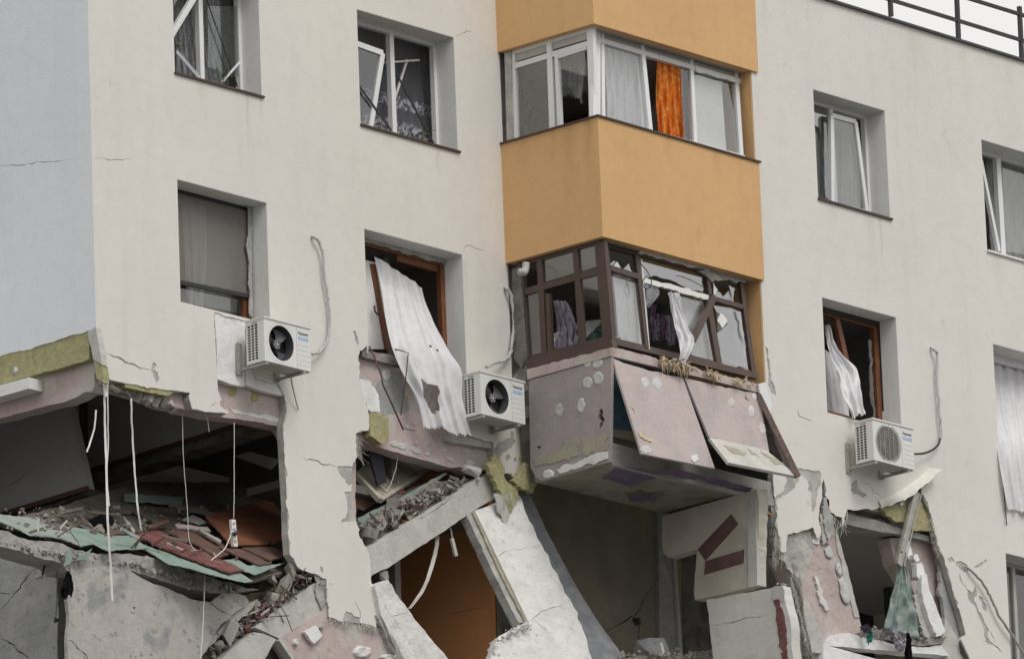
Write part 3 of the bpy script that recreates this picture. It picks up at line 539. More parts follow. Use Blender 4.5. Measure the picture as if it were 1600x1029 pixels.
# lower window with the big white curtain
wd = window(WD, 0, M['wood'], (), fw=.085, sill=False, nofrm=('B',))
pbar(PY(GW+.04), 583, 412, 606, 545, .085, .06).build('sash', M['wood'], wd)
pbar(PY(GW+.03), 620, 401, 690, 420, .10, .05).build('head_rail', M['wood'], wd)
slab('torn_foam_strip', jag([(560, 372), (600, 385), (660, 402), (704, 414), (704, 404), (660, 391), (600, 376), (560, 364)], 1.4, 4, 4), PY(GW-.04), .03, M['mortar'], wd)
slab('sash_panel', [(566, 405), (588, 410), (600, 470), (604, 545), (576, 545), (566, 500)], PY(GW+.06), .03, M['coping'], wd)
wire('handle', [(585, 478, GW+.01), (586, 486, GW-.03), (591, 492, GW-.03)], .012, M['gasket'], wd)
pbar(PY(GW-.02), 701, 415, 705, 560, .05, .03).build('dark_joint', M['gasket'], wd)
# right block windows
we = window(WE, YB, M['pvc'], [((1297, 200), .07)])
frame_px([(1301, 180), (1338, 190), (1356, 332), (1302, 318)], PY(YB+GW-.09), .06, M['pvc'], we)
quadpane('pane', [(1301, 180), (1338, 190), (1356, 332), (1302, 318)], PY(YB+GW-.07), M['glass'], we)
quadpane('pane', [(1270, 158), (1297, 165), (1299, 312), (1290, 308), (1286, 230), (1280, 200), (1270, 190)], PY(YB+GW+.02), M['shard'], we, .8, 4)
quadpane('pane', [(1270, 200), (1280, 215), (1286, 245), (1289, 290), (1280, 309), (1270, 306)], PY(YB+GW+.03), M['glassd'], we, .8, 5)
wf = window(WF, YB, M['pvc'], [((1559, 300), .09)], sillmat='coping')
pbar(PY(YB+GW-.09), 1534, 250, 1562, 392, .05, .05).build('sash', M['pvc'], wf)
quadpane('pane', [(1566, 250), (1640, 270), (1640, 405), (1570, 392)], PY(YB+GW+.02), M['glass'], wf)
wg = window(WG, YB, M['wood'], (), fw=.09, sill=False)
pbar(PY(YB+GW+.02), 1308, 494, 1330, 590, .085, .06).build('sash', M['wood'], wg)
slab('glass_shard', jag([(1357, 530), (1362, 532), (1368, 652), (1364, 656), (1359, 600)], 1.0, 5, 8), PY(YB+GW-.02), .008, M['shard'], wg)
pbar(PY(YB+GW-.03), 1376, 505, 1384, 658, .05, .03).build('dark_joint', M['gasket'], wg)
pbar(PY(YB+GW-.03), 1282, 482, 1378, 507, .06, .03).build('dark_joint', M['gasket'], wg)
pbar(PY(YB+.05), 1294, 644, 1333, 655, .06, .06).build('sill', M['wood'], wg)
wh = window(WH, YB, M['pvc'], (), sill=False, fw=.10)
wi = window(WI, YB, M['greypan'], [((1584, 950), .06)], sill=False)
quadpane('pane', [(1566, 880), (1640, 900), (1640, 1060), (1580, 1040)], PY(YB+GW+.02), M['glassd'], wi)
# ================================================================== glazed balconies
ZU, ZR, ZM = zat(933.5, 36, BX), zat(930, 184.5, BX), zat(936.7, 371.5, BX)
def band(z0, z1, name, x1):
    v = MB(); y0 = YB-.03
    pb = box(name, (XA-.02, y0, z0), (x1, y0+.12, z1), M['orange'], B)
    box('parapet_side', (XA-.02, y0+.12, z0), (XA+.10, .0, z1), M['orange'], B)
    box('parapet_soffit', (XA+.10, y0+.12, z0+.004), (x1-.01, -.01, z0+.1), M['roomgrey'], B)
    return pb
band(ZU, ROOF+.6, 'balcony_parapet', XB+.10); band(ZM, ZR, 'balcony_parapet', XB+.03)
box('balcony_floor', (XA+.1, YB+.1, ZM+.12), (XB-.02, 3.2, ZM+.30), M['roomgrey'], B)
box('balcony_floor', (XA+.1, YB+.1, ZU+.12), (XB-.02, 3.2, ZU+.30), M['roomgrey'], B)
# dark cap on the orange parapet
cap = MB(); cap.box((XA-.045, YB-.055, ZR), (XB+.05, YB+.12, ZR+.022)); cap.box((XA-.045, YB+.12, ZR), (XA+.12, .0, ZR+.022)); cap.build('parapet_cap', M['sill'], B)
# ---- upper glazing (white)
UF = P3((932, 184, YB+.06), (1162, 247, YB+.06), (935, 50, YB+.17)); US = PX(XA+.07)
ug = empty('dummy'); bpy.data.objects.remove(ug)
upper = MB()
for a in [(928, 44, 931, 184, .16), (944, 50, 945, 190, .10)]: pass
post = [pbar(UF, 933, 40, 932.5, 186, .13, .07), pbar(UF, 943, 45, 944.5, 189, .06, .05, .01)]
g1 = post[0].build('balcony_glazing', M['pvc'], B)
post[1].build('frame_bar', M['pvc'], g1)
for ii, (x1, y1, x2, y2, w, t) in enumerate([(936, 62, 1158, 127, .065, .06), (1004, 66, 1018, 209, .07, .065), (1081, 88, 1088, 228, .06, .065), (1151, 108, 1160, 248, .07, .065), (930, 181, 1165, 245.5, .05, .07), (934, 44, 1160, 107, .05, .055)]):
    pbar(UF, x1, y1, x2, y2, w, t, .0013*ii).build('frame_bar', M['pvc'], g1)
for q in [[(946, 52), (1001, 68), (1002, 77), (946, 60)], [(1008, 72), (1078, 92), (1079, 101), (1009, 81)], [(1085, 95), (1148, 113), (1149, 123), (1086, 105)]]:
    slab('transom_panel', q, UF, .02, M['greypan'], g1, off=.02)
slab('torn_sill_strip', jag([(1086, 104), (1150, 122), (1151, 130), (1087, 112)], .8, 3, 6), UF, .02, M['coping'], g1, off=-.012)
quadpane('pane', [(941, 66), (1002, 84), (1014, 206), (946, 186)], UF, M['glass'], g1, off=.03)
quadpane('pane', [(1088, 110), (1150, 128), (1158, 244), (1092, 226)], UF, M['glass'], g1, off=.03)
quadpane('pane', [(1066, 105), (1080, 109), (1086, 224), (1072, 220)], UF, M['glassd'], g1, off=.03)
slab('roller_blind', [(1088, 112), (1134, 125), (1142, 240), (1092, 227)], UF, .01, M['coping'], g1, off=.07)
g2 = pbar(US, 800, 80, 803, 224, .09, .06).build('balcony_side_glazing', M['pvc'], B)
for ii, (x1, y1, x2, y2, w) in enumerate([(857, 58, 862, 203, .08), (868, 80, 873, 198, .05), (921, 46, 925, 186, .10), (800, 104, 924, 66, .07), (802, 223, 930, 184.5, .05), (798, 83, 926, 44, .045), (866, 90, 915, 74, .05)]):
    pbar(US, x1, y1, x2, y2, w, .06, .0013*(ii+1)).build('frame_bar', M['pvc'], g2)
for q in [[(802, 76), (854, 62), (855, 80), (803, 96)], [(861, 60), (918, 44), (919, 60), (862, 77)]]: slab('transom_panel', q, US, .02, M['greypan'], g2, off=.02)
quadpane('pane', [(804, 106), (855, 90), (859, 202), (807, 219)], US, M['glass'], g2, off=.03)
quadpane('pane', [(869, 91), (911, 78), (914, 150), (906, 162), (902, 152), (890, 156), (874, 146)], US, M['glass'], g2, .8, 3, off=.03)
slab('grey_joint', [(788, 82), (798, 80), (802, 222), (792, 224)], PX(XA+.05), .03, M['mortar'], B)
# ---- lower glazing (brown)
LFp = P3((955, 534, YB+.03), (1181, 588, YB+.03), (950, 386, YB+.12)); LS = PX(XA+.05)
h1 = pbar(LFp, 944, 376, 958, 540, .16, .07).build('balcony_glazing', M['brown'], B)
for i, (x1, y1, x2, y2, w, m) in enumerate([(955, 418, 1003, 433, .07, 'brown'), (996, 398, 1012, 543, .065, 'brown'), (1003, 405, 1015, 545, .022, 'coping'), (1117, 466, 1163, 479, .06, 'brown'), (1106, 425, 1112, 466, .06, 'brown'), (1107, 462, 1126, 572, .10, 'brown'), (1159, 432, 1180, 588, .075, 'brown'),
        (952, 530, 1184, 586, .085, 'brown'), (950, 383, 1160, 438, .05, 'brown'), (1060, 452, 1102, 465, .04, 'brown'), (1080, 556, 1128, 569, .045, 'brown')]):
    pbar(LFp, x1, y1, x2, y2, w, .055, .0013*(i+1)).build('frame_bar', M[m], h1)
slab('bare_frame_rail', jag([(1006, 434), (1106, 461), (1108, 468), (1085, 463), (1006, 442)], .7, 4, 3), LFp, .04, M['coping'], h1, off=-.01)
slab('torn_foam_strip', jag([(998, 396), (1060, 411), (1106, 424), (1106, 418), (1060, 405), (998, 390)], 1.2, 3, 5), LFp, .03, M['foam'], h1, off=-.02)
pbar(LFp, 1112, 464, 1079, 532, .085, .05, -.06).build('broken_sash_bar', M['brown'], h1)
quadpane('pane', [(957, 430), (998, 442), (1008, 540), (964, 527)], LFp, M['glass'], h1, off=.03)
for i, q in enumerate([[(955, 412), (962, 406), (971, 414), (975, 420), (985, 416), (993, 428), (990, 431), (954, 420)], [(1003, 400), (1100, 426), (1101, 455), (1085, 452), (1060, 440), (1030, 430), (1012, 434), (1004, 430)], [(1114, 450), (1128, 455), (1133, 462), (1142, 452), (1150, 470), (1117, 461)], [(1118, 476), (1158, 486), (1162, 505), (1172, 574), (1150, 567), (1128, 560), (1122, 520), (1140, 505), (1128, 490)]]):
    quadpane('pane', q, LFp, M['shard'], h1, 1.0, 30+i, off=.032)
quadpane('pane', [(1064, 462), (1100, 472), (1118, 562), (1080, 552)], LFp, M['glass'], h1, off=.03)
for i, q in enumerate([[(958, 418), (966, 408), (972, 419)], [(975, 420), (984, 411), (990, 426)], [(1006, 444), (1012, 470), (1008, 500), (1005, 470)], [(1128, 488), (1138, 500), (1130, 512), (1122, 500)], [(1150, 484), (1159, 487), (1166, 540), (1158, 520)], [(1125, 545), (1140, 560), (1160, 570), (1150, 574), (1128, 566)], [(1116, 440), (1123, 452), (1117, 462)], [(1140, 445), (1150, 450), (1147, 468)]]):
    quadpane('glass_shard', q, LFp, M['coping' if i % 3 == 0 else 'shard'], h1, .6, 50+i, off=.015)
wire('loose_wire', [(1001, 412, YB), (1012, 425, YB-.05), (1018, 442, YB-.06), (1010, 452, YB-.04), (1004, 440, YB-.03), (1012, 430, YB-.03)], .006, M['cableb'], h1)
wire('loose_wire', [(1085, 420, YB), (1100, 417, YB-.05), (1118, 424, YB-.05), (1135, 440, YB-.02)], .005, M['cableb'], h1)
cloth('torn_net', [(1006, 442, YB+.10), (1010, 462, YB+.06), (1008, 478, YB+.08)], [(1026, 448, YB+.12), (1030, 460, YB+.10), (1014, 480, YB+.10)], 3, .02, M['cgrey'], h1, 61, n=16, m=20)
slab('torn_foam_strip', jag([(1090, 424), (1110, 420), (1160, 434), (1164, 442), (1130, 438), (1106, 434)], 1.4, 3, 7), LFp, .03, M['mortar'], h1, off=-.015)
h2 = pbar(LS, 813, 412, 820, 562, .09, .06).build('balcony_side_glazing', M['brown'], B)
for i, (x1, y1, x2, y2, w) in enumerate([(842, 404, 850, 555, .085), (898, 388, 908, 540, .08), (936, 378, 949, 532, .16), (811, 458, 942, 420, .085), (818, 563, 955, 528, .09), (806, 414, 938, 376, .05), (854, 458, 858, 552, .06)]):
    pbar(LS, x1, y1, x2, y2, w, .06, .0013*(i+1)).build('frame_bar', M['brown'], h2)
for i, q in enumerate([[(846, 405), (896, 391), (898, 425), (848, 440)], [(902, 389), (930, 381), (932, 415), (904, 424)], [(814, 462), (842, 454), (846, 552), (820, 560)], [(905, 434), (932, 426), (940, 500), (925, 515), (910, 530)]]):
    quadpane('pane', q, LS, M['glass'], h2, 0, 40+i, off=.03)
slab('grey_joint', [(800, 420), (812, 416), (822, 562), (815, 575), (803, 560)], PX(XA+.02), .03, M['darkconc'], B)
wire('window_ledge', [(815, 563.5, -.10), (890, 543, -.9), (970, 527, YB-.08)], .012, M['galv'], h2)
# room behind the lower glazing
box('balcony_back_wall', (XA+.1, 1.9, -1.2), (XB, 2.0, 4.8), M['roombeige'], B)

# ---- stripped lower parapet
ZS = zat(953, 722, BX)                                             # soffit level
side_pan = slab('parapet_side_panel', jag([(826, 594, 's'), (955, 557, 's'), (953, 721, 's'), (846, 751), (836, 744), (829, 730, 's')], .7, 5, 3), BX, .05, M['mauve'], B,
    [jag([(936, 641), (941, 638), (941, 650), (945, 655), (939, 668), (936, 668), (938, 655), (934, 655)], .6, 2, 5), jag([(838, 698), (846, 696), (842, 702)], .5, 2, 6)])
box('dark_cavity_board', (XA+.09, YB+.12, ZS+.05), (XA+.11, -.05, ZS+1.2), M['darkconc'], B)
slab('pink_edge_strip', jag([(824, 577), (957, 542.5), (955.5, 556, 's'), (825, 593, 's')], .8, 4, 4), BX, .06, M['pink'], B, off=-.012)
slab('sill_band', [(818, 563), (954, 529), (957, 542), (824, 577)], BX, .07, M['brown'], B, off=.01)
FB = PY(YB)
slab('pink_edge_strip', jag([(956, 542), (1184, 600), (1186, 614, 's'), (1100, 591, 's'), (957, 557, 's')], .8, 4, 5), FB, .06, M['pink'], B, off=-.012)
for i, (x, y, rx, ry) in enumerate([(918, 567, 6, 7.5), (934, 567, 8, 9), (918, 597, 8, 10), (935, 590, 8, 10.5), (908, 633, 6, 12), (874, 640, 6.5, 10.5)]): dome('adhesive_lump', x, y, rx, ry, BX, .008, M['glue' if i < 5 else 'mortar'], side_pan, 50+i, .1)
for i, q in enumerate([[(833, 716), (880, 698), (882, 688), (902, 682), (903, 712), (862, 724), (836, 728)], [(909, 683), (951, 679), (950, 702), (912, 712)]]): slab('wool_residue', jag(q, 2.0, 3, 20+i), BX, .008, M['woolthin'], side_pan, off=-.009)
slab('adhesive_strip', jag([(872, 733), (884, 725), (898, 725), (930, 709), (951, 705), (951, 716), (905, 731), (876, 740)], .8, 3, 23), BX, .016, M['white'], side_pan, off=-.017); dome('adhesive_lump', 857, 740, 9, 7, BX, .02, M['white'], side_pan, 58, -.2)
# two panels hanging outwards from the front
HP = P3((957, 559, YB-.02), (1067, 589, YB-.02), (1003, 708, YB-.50))
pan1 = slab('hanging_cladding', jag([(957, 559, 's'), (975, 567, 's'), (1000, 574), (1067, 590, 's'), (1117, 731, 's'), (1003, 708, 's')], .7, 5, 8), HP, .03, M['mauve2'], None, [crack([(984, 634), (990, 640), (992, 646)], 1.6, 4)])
tag(pan1, 'mauve parapet panel hanging outward, the larger one next to the balcony corner', 'panel', 'panels hanging off the lower balcony')
for i, (x, y, rx, ry, a) in enumerate([(1008, 597, 6, 9, -.3), (1027, 599, 7, 10.5, -.4), (1010, 702, 9, 6, .3)]): dome('adhesive_lump', x, y, rx, ry, HP, .008, M['glue'], pan1, 60+i, a)
slab('wool_residue', jag([(997, 675), (1003, 677), (1010, 684), (1018, 686), (1017, 691), (1006, 687), (998, 680)], .8, 3, 3), HP, .012, M['tan'], pan1, off=-.013)
slab('adhesive_patch', jag([(1080, 712), (1088, 710), (1091, 718), (1085, 723), (1079, 719)], .8, 3, 4), HP, .012, M['white'], pan1, off=-.013)
HP2 = P3((1070, 590, YB-.02), (1186, 617, YB-.02), (1108, 682, YB-.30))
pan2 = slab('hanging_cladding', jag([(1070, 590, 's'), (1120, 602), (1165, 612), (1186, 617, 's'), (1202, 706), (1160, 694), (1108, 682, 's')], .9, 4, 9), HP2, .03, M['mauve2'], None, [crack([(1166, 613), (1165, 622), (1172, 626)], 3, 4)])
tag(pan2, 'mauve parapet panel still upright, beside the metal strip at the balcony right end', 'panel', 'panels hanging off the lower balcony')
for i, (x, y, rx, ry) in enumerate([(1143, 629, 5, 7), (1174, 642, 5, 9), (1191, 669, 5, 9), (1179, 619, 3.5, 6)]): dome('adhesive_lump', x, y, rx, ry, HP2, .008, M['glue'], pan2, 65+i, -.2)
HP3 = P3((1108, 683, YB-.31), (1198, 703, YB-.31), (1138, 721, YB-.72))
pan3 = slab('hanging_flap', jag([(1108, 683), (1150, 690), (1198, 703, 's'), (1247, 744, 's'), (1138, 722, 's')], .7, 4, 10), HP3, .035, M['lightconc'], None)
tag(pan3, 'pale broken flap with yellow residue bent out below the upright mauve panel', 'panel')
for i, q in enumerate([[(1130, 696), (1150, 700), (1166, 708), (1160, 711), (1140, 704)], [(1168, 700), (1180, 708), (1186, 714), (1176, 710)], [(1188, 704), (1205, 714), (1226, 724), (1212, 726), (1198, 714)]]): slab('wool_residue', jag(q, .9, 3, 30+i), HP3, .006, M['woolthin'], pan3, off=-.007)
strip = MB(); a, b = PY(YB-.05).at(1185, 616), PY(YB-.75).at(1247, 743); strip.bar(a, b, .07, .02, V((.6, .6, -.3))); st = strip.build('metal_strip', M['steel'])
tag(st, 'dark bent metal strip slanting down from the balcony right end', 'metal strip')
slab('inner_parapet_panel', [(955, 575), (1050, 598), (1060, 680), (957, 668)], PY(YB+.14), .04, M['bluein'], B)
slab('inner_parapet_panel', [(1060, 598), (1186, 628), (1200, 716), (1062, 690)], PY(YB+.16), .04, M['darkconc'], B)
# balcony slab and soffit
YBK = SFY = PZ(ZS).at(1032, 800).y
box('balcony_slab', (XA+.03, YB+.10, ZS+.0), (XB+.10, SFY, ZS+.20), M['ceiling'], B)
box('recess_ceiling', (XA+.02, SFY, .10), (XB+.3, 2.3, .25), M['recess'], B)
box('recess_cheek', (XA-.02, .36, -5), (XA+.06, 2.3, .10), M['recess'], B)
box('slab_edge_beam', (XA+.06, YB+.04, ZS-.012), (XB+.12, YB+.10, ZS+.26), M['concrete'], B)
box('slab_edge_beam', (XB-.05, YB+.02, ZS-.05), (XB+.14, YB+.35, ZS+.10), M['concrete'], B)
SF = PZ(ZS)
for i, q in enumerate([[(941, 747), (965, 726), (1041, 739), (988, 759)], [(1041, 739), (1065, 734), (1178, 762), (1168, 769)], [(981, 774), (1030, 773), (1022, 783), (984, 782)], [(1100, 792), (1160, 770), (1166, 773), (1110, 795)]]):
    slab('purple_paint_patch', jag(q, .9, 4, 40+i), SF, .004, M['purple'], B, off=-.005)
slab('soffit_stain', jag([(975, 770), (1000, 765), (1035, 769), (1040, 774), (982, 775)], 1, 4, 45), SF, .004, M['darkconc'], B, off=-.0045)
pc = SF.at(1032, 800); XWR = pc.x; YBK = 1.25
# recess under the balcony
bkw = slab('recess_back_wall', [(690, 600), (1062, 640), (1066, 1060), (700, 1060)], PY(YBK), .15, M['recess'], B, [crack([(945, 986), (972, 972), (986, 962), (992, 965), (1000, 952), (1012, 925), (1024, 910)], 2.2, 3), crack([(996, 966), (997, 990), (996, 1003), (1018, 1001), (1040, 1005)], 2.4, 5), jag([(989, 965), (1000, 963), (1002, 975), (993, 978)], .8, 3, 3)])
slab('shade_backing', [(700, 700), (1150, 780), (1150, 1060), (700, 1060)], PY(YBK+.16), .02, M['darkconc'], B)  # added dark sheet, its colour stands in for shade behind cracks and doorway
slab('recess_pillar', jag([(1026, 660), (1056, 660), (1056, 862), (1057, 875), (1065, 1060), (1032, 1060)], 0.25, 11.2, 4), PY(YBK-.06), .10, M['bluconc'], B)
slab('door_frame', [(1053, 872), (1057, 872), (1069, 1050), (1064, 1050)], PY(YBK-.10), .06, M['greypan'], B)
RW = PX(XWR+.02)
w1 = slab('recess_side_wall', jag([(1034, 806, 's'), (1182, 764), (1186, 780), (1184, 913), (1150, 922), (1110, 932), (1086, 937), (1084, 925), (1089, 858), (1060, 866), (1044, 870), (1036, 862)], 0.45, 7.0, 6), RW, .16, M['roombeige'], None)
tag(w1, 'beige wall fragment with brown tiles hanging under the balcony right end', 'wall fragment')
for q in [[(1091, 858), (1143, 803), (1154, 818), (1103, 875)], [(1103, 876), (1163, 858), (1162, 879), (1101, 897)]]: slab('tile', q, RW, .012, M['tilebrown'], w1, off=-.013)
slab('wall_end', jag([(1181, 765, 's'), (1199, 764), (1199, 800), (1194, 870), (1189, 912), (1183, 914, 's')], .8, 4, 7), PY(RW.at(1182, 800).y-.005), .14, M['lightconc'], w1, rough=0.01, grid=0.04)
RW2 = PX(XWR-.12)
w2 = slab('fallen_wall_block', jag([(1104, 936), (1160, 926), (1222, 914), (1236, 975), (1240, 1050), (1117, 1050)], 0.45, 7.0, 8), RW2, .16, M['paleplaster'], None, [crack([(1110, 976), (1150, 970), (1200, 961)], 1.2, 3)], rough=0.005, grid=0.06)
tag(w2, 'pale cracked wall block with maroon strip below the tiled wall fragment', 'wall block')
slab('maroon_strip', jag([(1209, 938), (1218, 936), (1228, 975), (1234, 1050), (1224, 1050), (1216, 980)], 1.2, 4, 9), RW2, .012, M['maroon'], w2, off=-.013)
slab('plaster_edge', jag([(1206, 918), (1223, 914), (1226, 940), (1215, 935), (1208, 938)], 1.2, 4, 10), RW2, .01, M['lightconc'], w2, off=-.011)
slab('wall_end', jag([(1222, 914), (1228, 914), (1246, 1050), (1238, 1050)], .9, 4, 11), PY(RW2.at(1222, 950).y-.005), .14, M['lightconc'], w2, rough=0.01, grid=0.04)
slab('shade_backing', [(1030, 780), (1330, 780), (1330, 1080), (1030, 1080)], PY(2.6), .05, M['roomdark'], B)  # added dark sheet so the openings behind read as shaded
# ================================================================== air conditioner units
def text_mesh(s, size, bold=True):
    c = bpy.data.curves.new('lettering', 'FONT'); c.body = s; c.size = size; c.extrude = .0006; c.offset = size*.018 if bold else 0; c.resolution_u = 2
    o = bpy.data.objects.new('tmp', c); col.objects.link(o); bpy.context.view_layer.update()
    me = bpy.data.meshes.new_from_object(o.evaluated_get(bpy.context.evaluated_depsgraph_get())); bpy.data.objects.remove(o); return me
LET = text_mesh('Panasonic', .052); LET2 = text_mesh('INVERTER', .026)
def ac_unit(fl, y, label, fan=True, drop=.12, turn=0.0, pipe=None):
    """fl: photo point of the front bottom left corner; the front face lies in the plane y"""
    W_, H_, D_ = .80, .545, .29
    o = PY(y).at(*fl); root = empty('air_conditioner', (o.x+W_/2, y+D_, o.z)); tag(root, label, 'air conditioner', 'air conditioner units on the facade')
    T = lambda x, yy, z: V((o.x+x, y+yy, o.z+z))
    c = MB(); c.box(T(0, .012, .02), T(.012, D_*.22, H_-.02)); c.box(T(W_-.012, .012, .0), T(W_, D_, H_-.02)); c.box(T(0.02, D_-.012, 0.02), T(W_-.012, D_, H_-.02)); c.box(T(.0, .012, .0), T(W_-.012, D_, .02))
    case = c.build('casing', M['acw'], root)
    # front plate with round opening
    pl = Plane(T(0, 0, 0), (0, 1, 0)); cx, cz, R = .295, .265, .215
    def q(x, z): return pl.to2(T(x, 0, z))
    circ = [q(cx+R*math.cos(t*math.pi/24), cz+R*math.sin(t*math.pi/24)) for t in range(48)]
    slabw('front_plate', [q(0, .0), q(.56, .0), q(.56, H_-.02), q(0, H_-.02)], pl, .012, M['acw'], root, [circ])
    slabw('terminal_cover', [q(.565, .0), q(W_, .0), q(W_, H_-.02), q(.565, H_-.02)], pl, .012, M['acw'], root)
    for k in range(5): box('panel_groove', T(.57, -.0012, .05+.062*k), T(W_-.004, .0, .053+.062*k), M['acpan'], root)
    lid = box('lid', T(-.012, -.012, H_-.02), T(W_+.012, D_+.01, H_), M['acw'], root)
    box('lid_shadow_gap', T(.004, .003, H_-.026), T(W_-.004, .012, H_-.0205), M['gasket'], root)
    # fan shroud, hub, blades
    sh = MB(); n = 48; r2 = R+.018
    for ring, (rr, yy) in enumerate(((r2+.012, -.002), (R, .004), (R-.006, .13))):
        for t in range(n): sh.v.append(T(cx+rr*math.cos(2*math.pi*t/n), yy, cz+rr*math.sin(2*math.pi*t/n)))
    for ring in range(2):
        for t in range(n): sh.f.append((ring*n+t, (ring+1)*n+t, (ring+1)*n+(t+1) % n, ring*n+(t+1) % n))
    sh.f = sh.f[:n]; sh.build('fan_rim', M['acw'], root, True)
    sh2 = MB(); sh2.v = list(sh.v); sh2.f = [(n+t, 2*n+t, 2*n+(t+1) % n, n+(t+1) % n) for t in range(n)]; sh2.build('fan_shroud', M['acgrey'], root, True)
    box('fan_cavity', T(.03, .15, .03), T(.56, .165, H_-.04), M['acdark'], root)
    box('cavity_side', T(.556, .03, .03), T(.57, .15, H_-.04), M['acgrey'], root)
    fanp = MB().tube([T(cx, .075, cz), T(cx, .13, cz)], .062, 20).build('fan', M['acgrey'], root)
    hub = MB()
    for t in range(6): a = t*math.pi/3+.2; hub.bar(T(cx, .072, cz), T(cx+.056*math.cos(a), .072, cz+.056*math.sin(a)), .01, .004, V((0, 1, 0)))
    hub.tube([T(cx, .066, cz), T(cx, .075, cz)], .017, 12); hub.build('hub', M['acpan'], fanp)
    for t in range(3):
        a0 = t*2*math.pi/3+turn; bl = MB(); nn = 8; vv = []
        for i in range(nn+1):
            rr = .058+(R-.02-.058)*i/nn
            for k in range(5):
                aa = a0+(k/4-.5)*(.75+.35*i/nn)+.35*i/nn; vv.append(T(cx+rr*math.cos(aa), .065+.05*k/4, cz+rr*math.sin(aa)))
        bl.add(vv, [(i*5+k, i*5+k+1, (i+1)*5+k+1, (i+1)*5+k) for i in range(nn) for k in range(4)]); bl.build('blade', M['acgrey'], fanp, True)
    if not fan:                                                # fine wire guard over the fan
        for k in range(22):
            z = .06+k*.0195; h = math.sqrt(max(.0, (R+.03)**2-(z-cz)**2)) if abs(z-cz) < R+.03 else 0
            if h > .02: MB().bar(T(cx-h, -.016, z), T(cx+h, -.016, z+.0), .007, .006, V((0, 1, 0))).build('guard_wire', M['acpan'], root)
        for k in range(5): x = cx-.18+k*.09; h = math.sqrt((R+.03)**2-(x-cx)**2); MB().bar(T(x, -.02, cz-h), T(x, -.02, cz+h), .006, .004, V((0, 1, 0))).build('guard_wire', M['acpan'], root)
    # louvred left side: real slots in front of the dark coil
    ps = Plane(T(0, 0, 0), (1, 0, 0))
    def q2(yy, z): return ps.to2(T(0, yy, z))
    slots = []
    for cidx in range(3):
        y0 = .105+cidx*.058
        for r in range(13):
            z0 = .045+r*.0335; slots.append([q2(y0, z0), q2(y0+.046, z0), q2(y0+.046, z0+.024), q2(y0, z0+.024)])
    slabw('side_grille', [q2(.012, .0), q2(D_, .0), q2(D_, H_-.02), q2(.012, H_-.02)], ps, .01, M['acw'], root, slots, off=-.003)
    box('coil', T(.03, .09, .03), T(.045, D_-.015, H_-.05), M['acdark'], root)
    box('side_handle', T(-.009, .11, H_-.062), T(-.003, .19, H_-.04), M['acpan'], root)
    # lettering
    for me, x, z, m_, wd in ((LET, .59, H_-.115, 'print_', None), (LET2, .60, H_-.172, 'coping', None)):
        t = bpy.data.objects.new('lettering', me.copy()); col.objects.link(t); t.data.materials.clear(); t.data.materials.append(M[m_]); t.parent = root; t.matrix_parent_inverse = Matrix.Translation(-root.location)
        xs = [v.co.x for v in t.data.vertices]; sc = (.175 if me is LET else .14)/(max(xs)-min(xs))
        t.matrix_basis = Matrix.Translation(T(x, -.003, z)) @ Matrix.Rotation(math.pi/2, 4, 'X') @ Matrix.Scale(sc, 4, (1, 0, 0))
    box('blue_label', T(.59, -.0018, H_-.182), T(.77, .0, H_-.142), M['printb'], root)
    # base, feet, wall brackets
    box('drip_pan', T(.02, .02, -.012), T(W_-.02, D_-.01, -.001), M['acpan'], root)
    for x in (.012, .66):
        br = MB(); br.box(T(x, -.01, -.042), T(x+.035, -y-y+ (y+.0) if False else D_+.14, -.013)); br.box(T(x-.045, D_+.125, -.09 if x < .1 else -.06), T(x+.035, D_+.145, .30 if x < .1 else .1)); b_ = br.build('bracket', M['galv'], root)
        for z in (-.05, .08, .2, .3): box('bolt_hole', T(x-.032, D_+.1235, z), T(x-.02, D_+.125, z+.014), M['gasket'], b_)
    return root
ac1 = ac_unit((414, 563), -.44, 'white air conditioner with open fan beside the exposed foam, below the insect screen window', True, turn=2.9)
ac2 = ac_unit((752.5, 646), -.44, 'white air conditioner with open fan between the white curtain and the brown balcony', True, turn=.35)
ac3 = ac_unit((1366, 718), YB-.44, 'white air conditioner with wire guard over its fan, above bent render sheet', False, turn=1.2)
def pipe(name, px, label, r=.026, seed=0):
    o = wire(name, px, r, M['wrap'], None, 10, .0035, seed); tag(o, label, 'pipe', 'insulated pipes of the air conditioners'); return o
pipe('insulated_pipe', [(486, 369, .02), (491, 371, -.05), (499, 379, -.06), (505, 400, -.06), (506, 425, -.05), (511, 455, -.05), (515, 490, -.05), (514, 520, -.05), (507, 541, -.06), (497, 551, -.08), (488, 553, -.14)], 'wrapped pipe curling down the wall to the leftmost air conditioner', .018, 1)
pipe('insulated_pipe', [(787, 447, .02), (793, 451, -.05), (799, 463, -.06), (803, 495, -.05), (801, 530, -.05), (797, 553, -.06), (786, 564, -.10), (772, 567, -.16), (760, 573, -.22)], 'wrapped pipe beside the brown glazed balcony, running to the middle air conditioner', .021, 2)
pipe('insulated_pipe', [(1453, 541, YB+.02), (1458, 545, YB-.05), (1464, 554, YB-.06), (1464, 590, YB-.05), (1467, 640, YB-.05), (1470, 670, YB-.05), (1469, 686, YB-.05)], 'wrapped pipe on the right wall, dropping to the guarded air conditioner', .018, 3)
cb = wire('cable', [(1469, 684, YB-.05), (1466, 694, YB-.06), (1456, 703, YB-.08), (1442, 708, YB-.10), (1424, 709, YB-.16)], .014, M['cableb'], None, 8); tag(cb, 'black cable bend joining the right wall pipe to the guarded air conditioner', 'cable')
dp = wire('drain_hose', [(455, 588, -.12), (456, 598, -.10), (461, 620, -.06), (466, 640, -.02)], .009, M['acpan']); tag(dp, 'thin drain hose dangling under the leftmost air conditioner', 'hose')
